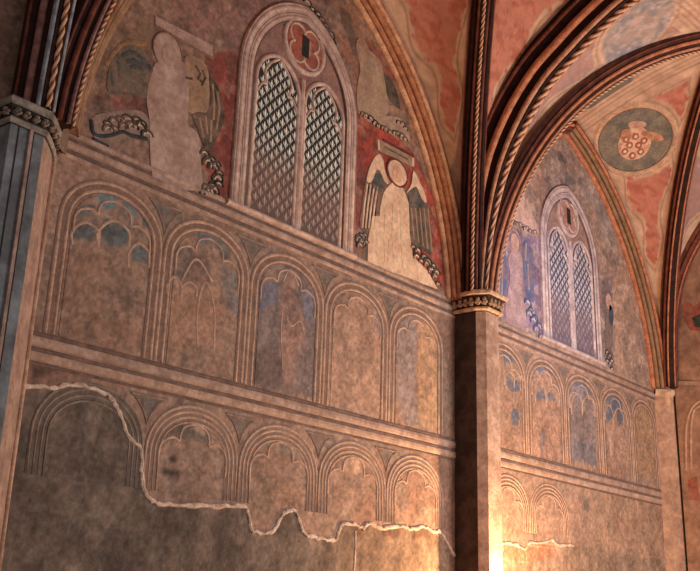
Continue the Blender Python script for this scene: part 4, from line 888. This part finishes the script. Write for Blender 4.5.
# ------------------------------------------------------------------ painted medallions on the vault
def medallion(label, P, u, v, r, ground, ringm, fig):
    c, n, du = find_on(P, u, v); upv = np.array([0, 0, 1.]); a = np.cross(upv, n); a /= np.linalg.norm(a); bvec = np.cross(n, a)
    from mathutils.bvhtree import BVHTree
    F_ = gridfaces(P.shape[0], P.shape[1]).tolist(); bvh = BVHTree.FromPolygons([Vector(p) for p in P.reshape(-1, 3)], F_)
    def put(x, y, off):
        q = c + a * x + bvec * y; hit = bvh.ray_cast(Vector(q + n * 1.5), Vector(-n)); p = np.array(hit[0]) if hit[0] else q
        return p + n * off
    t = empty('painted_medallion', c, label, 'fresco', 'round medallions on the vault')
    def dome(name, x0, y0, rx, ry, off, mat, par, rot=0., N=26, K=7):
        v = [put(x0, y0, off)]; 
        for k in range(1, K + 1):
            for j in range(N):
                an = 2 * math.pi * j / N; xx, yy = rx * k / K * math.cos(an), ry * k / K * math.sin(an)
                v.append(put(x0 + xx * math.cos(rot) - yy * math.sin(rot), y0 + xx * math.sin(rot) + yy * math.cos(rot), off))
        f = [[0, 1 + j, 1 + (j + 1) % N] for j in range(N)] + [[1 + (k - 1) * N + j, 1 + k * N + j, 1 + k * N + (j + 1) % N, 1 + (k - 1) * N + (j + 1) % N] for k in range(1, K) for j in range(N)]
        bot = len(v); v += [put(*( (x0 + rx * math.cos(rot) * math.cos(2 * math.pi * j / N) - ry * math.sin(rot) * math.sin(2 * math.pi * j / N)), (y0 + rx * math.sin(rot) * math.cos(2 * math.pi * j / N) + ry * math.cos(rot) * math.sin(2 * math.pi * j / N))), -.01) for j in range(N)]
        o_ = 1 + (K - 1) * N; f += [[o_ + j, bot + j, bot + (j + 1) % N, o_ + (j + 1) % N] for j in range(N)]
        return mesh(name, v, f, mat, par, smooth=False)
    g = dome('ground', 0, 0, r, r, .010, ground, t, 0, 40, 9)
    def ringb(name, r0, r1, off, mat, par):
        N = 56; v = []; 
        for j in range(N):
            an = 2 * math.pi * j / N
            for rr, of in ((r0, .005), (r0 + (r1 - r0) * .3, off), (r0 + (r1 - r0) * .7, off), (r1, .0)): v.append(put(rr * math.cos(an), rr * math.sin(an), of))
        f = [[j * 4 + k, ((j + 1) % N) * 4 + k, ((j + 1) % N) * 4 + k + 1, j * 4 + k + 1] for j in range(N) for k in range(3)]
        return mesh(name, v, f, mat, par)
    ringb('ring', r, r + .13, .022, ringm, t); ringb('outline', r - .015, r + .015, .026, GROOVE, t)
    if fig:
        f_ = dome('figure', .0, -.10, .36, .42, .018, LAMBPINK, t)
        dome('crown', -.02, .38, .20, .10, .022, stone('pink_crown_paint', (186, 136, 112), (150, 104, 86), 8), f_)
        for x, y, rx, ry, ro in ((.36, .10, .26, .10, -.3), (-.22, .12, .12, .16, .3)): dome('wing', x, y, rx, ry, .026, TAN, f_, ro)
        for x, y in ((-.18, -.30), (0., -.40), (.17, -.30), (-.1, -.14), (.1, -.14), (-.2, .0), (.0, .08), (.2, -.02)): 
            dome('curl', x, y, .075, .085, .030, stone('curl_red_paint', (156, 84, 62), (128, 64, 48), 9), f_, 0, 12, 2); dome('curl_center', x, y, .035, .04, .036, stone('curl_pale_paint', (214, 170, 134), (186, 138, 106), 9), f_, 0, 10, 2)
    return t
medallion('round grey-green painted medallion with a pale figure beside the far wall rib', CUR['N', 2, 1], 635, 139, .80, stone('grey_green_medallion', (116, 104, 86), (84, 80, 70), 5, wear=.35), stone('cream_ring_paint', (182, 138, 104), (158, 116, 86), 5), True)
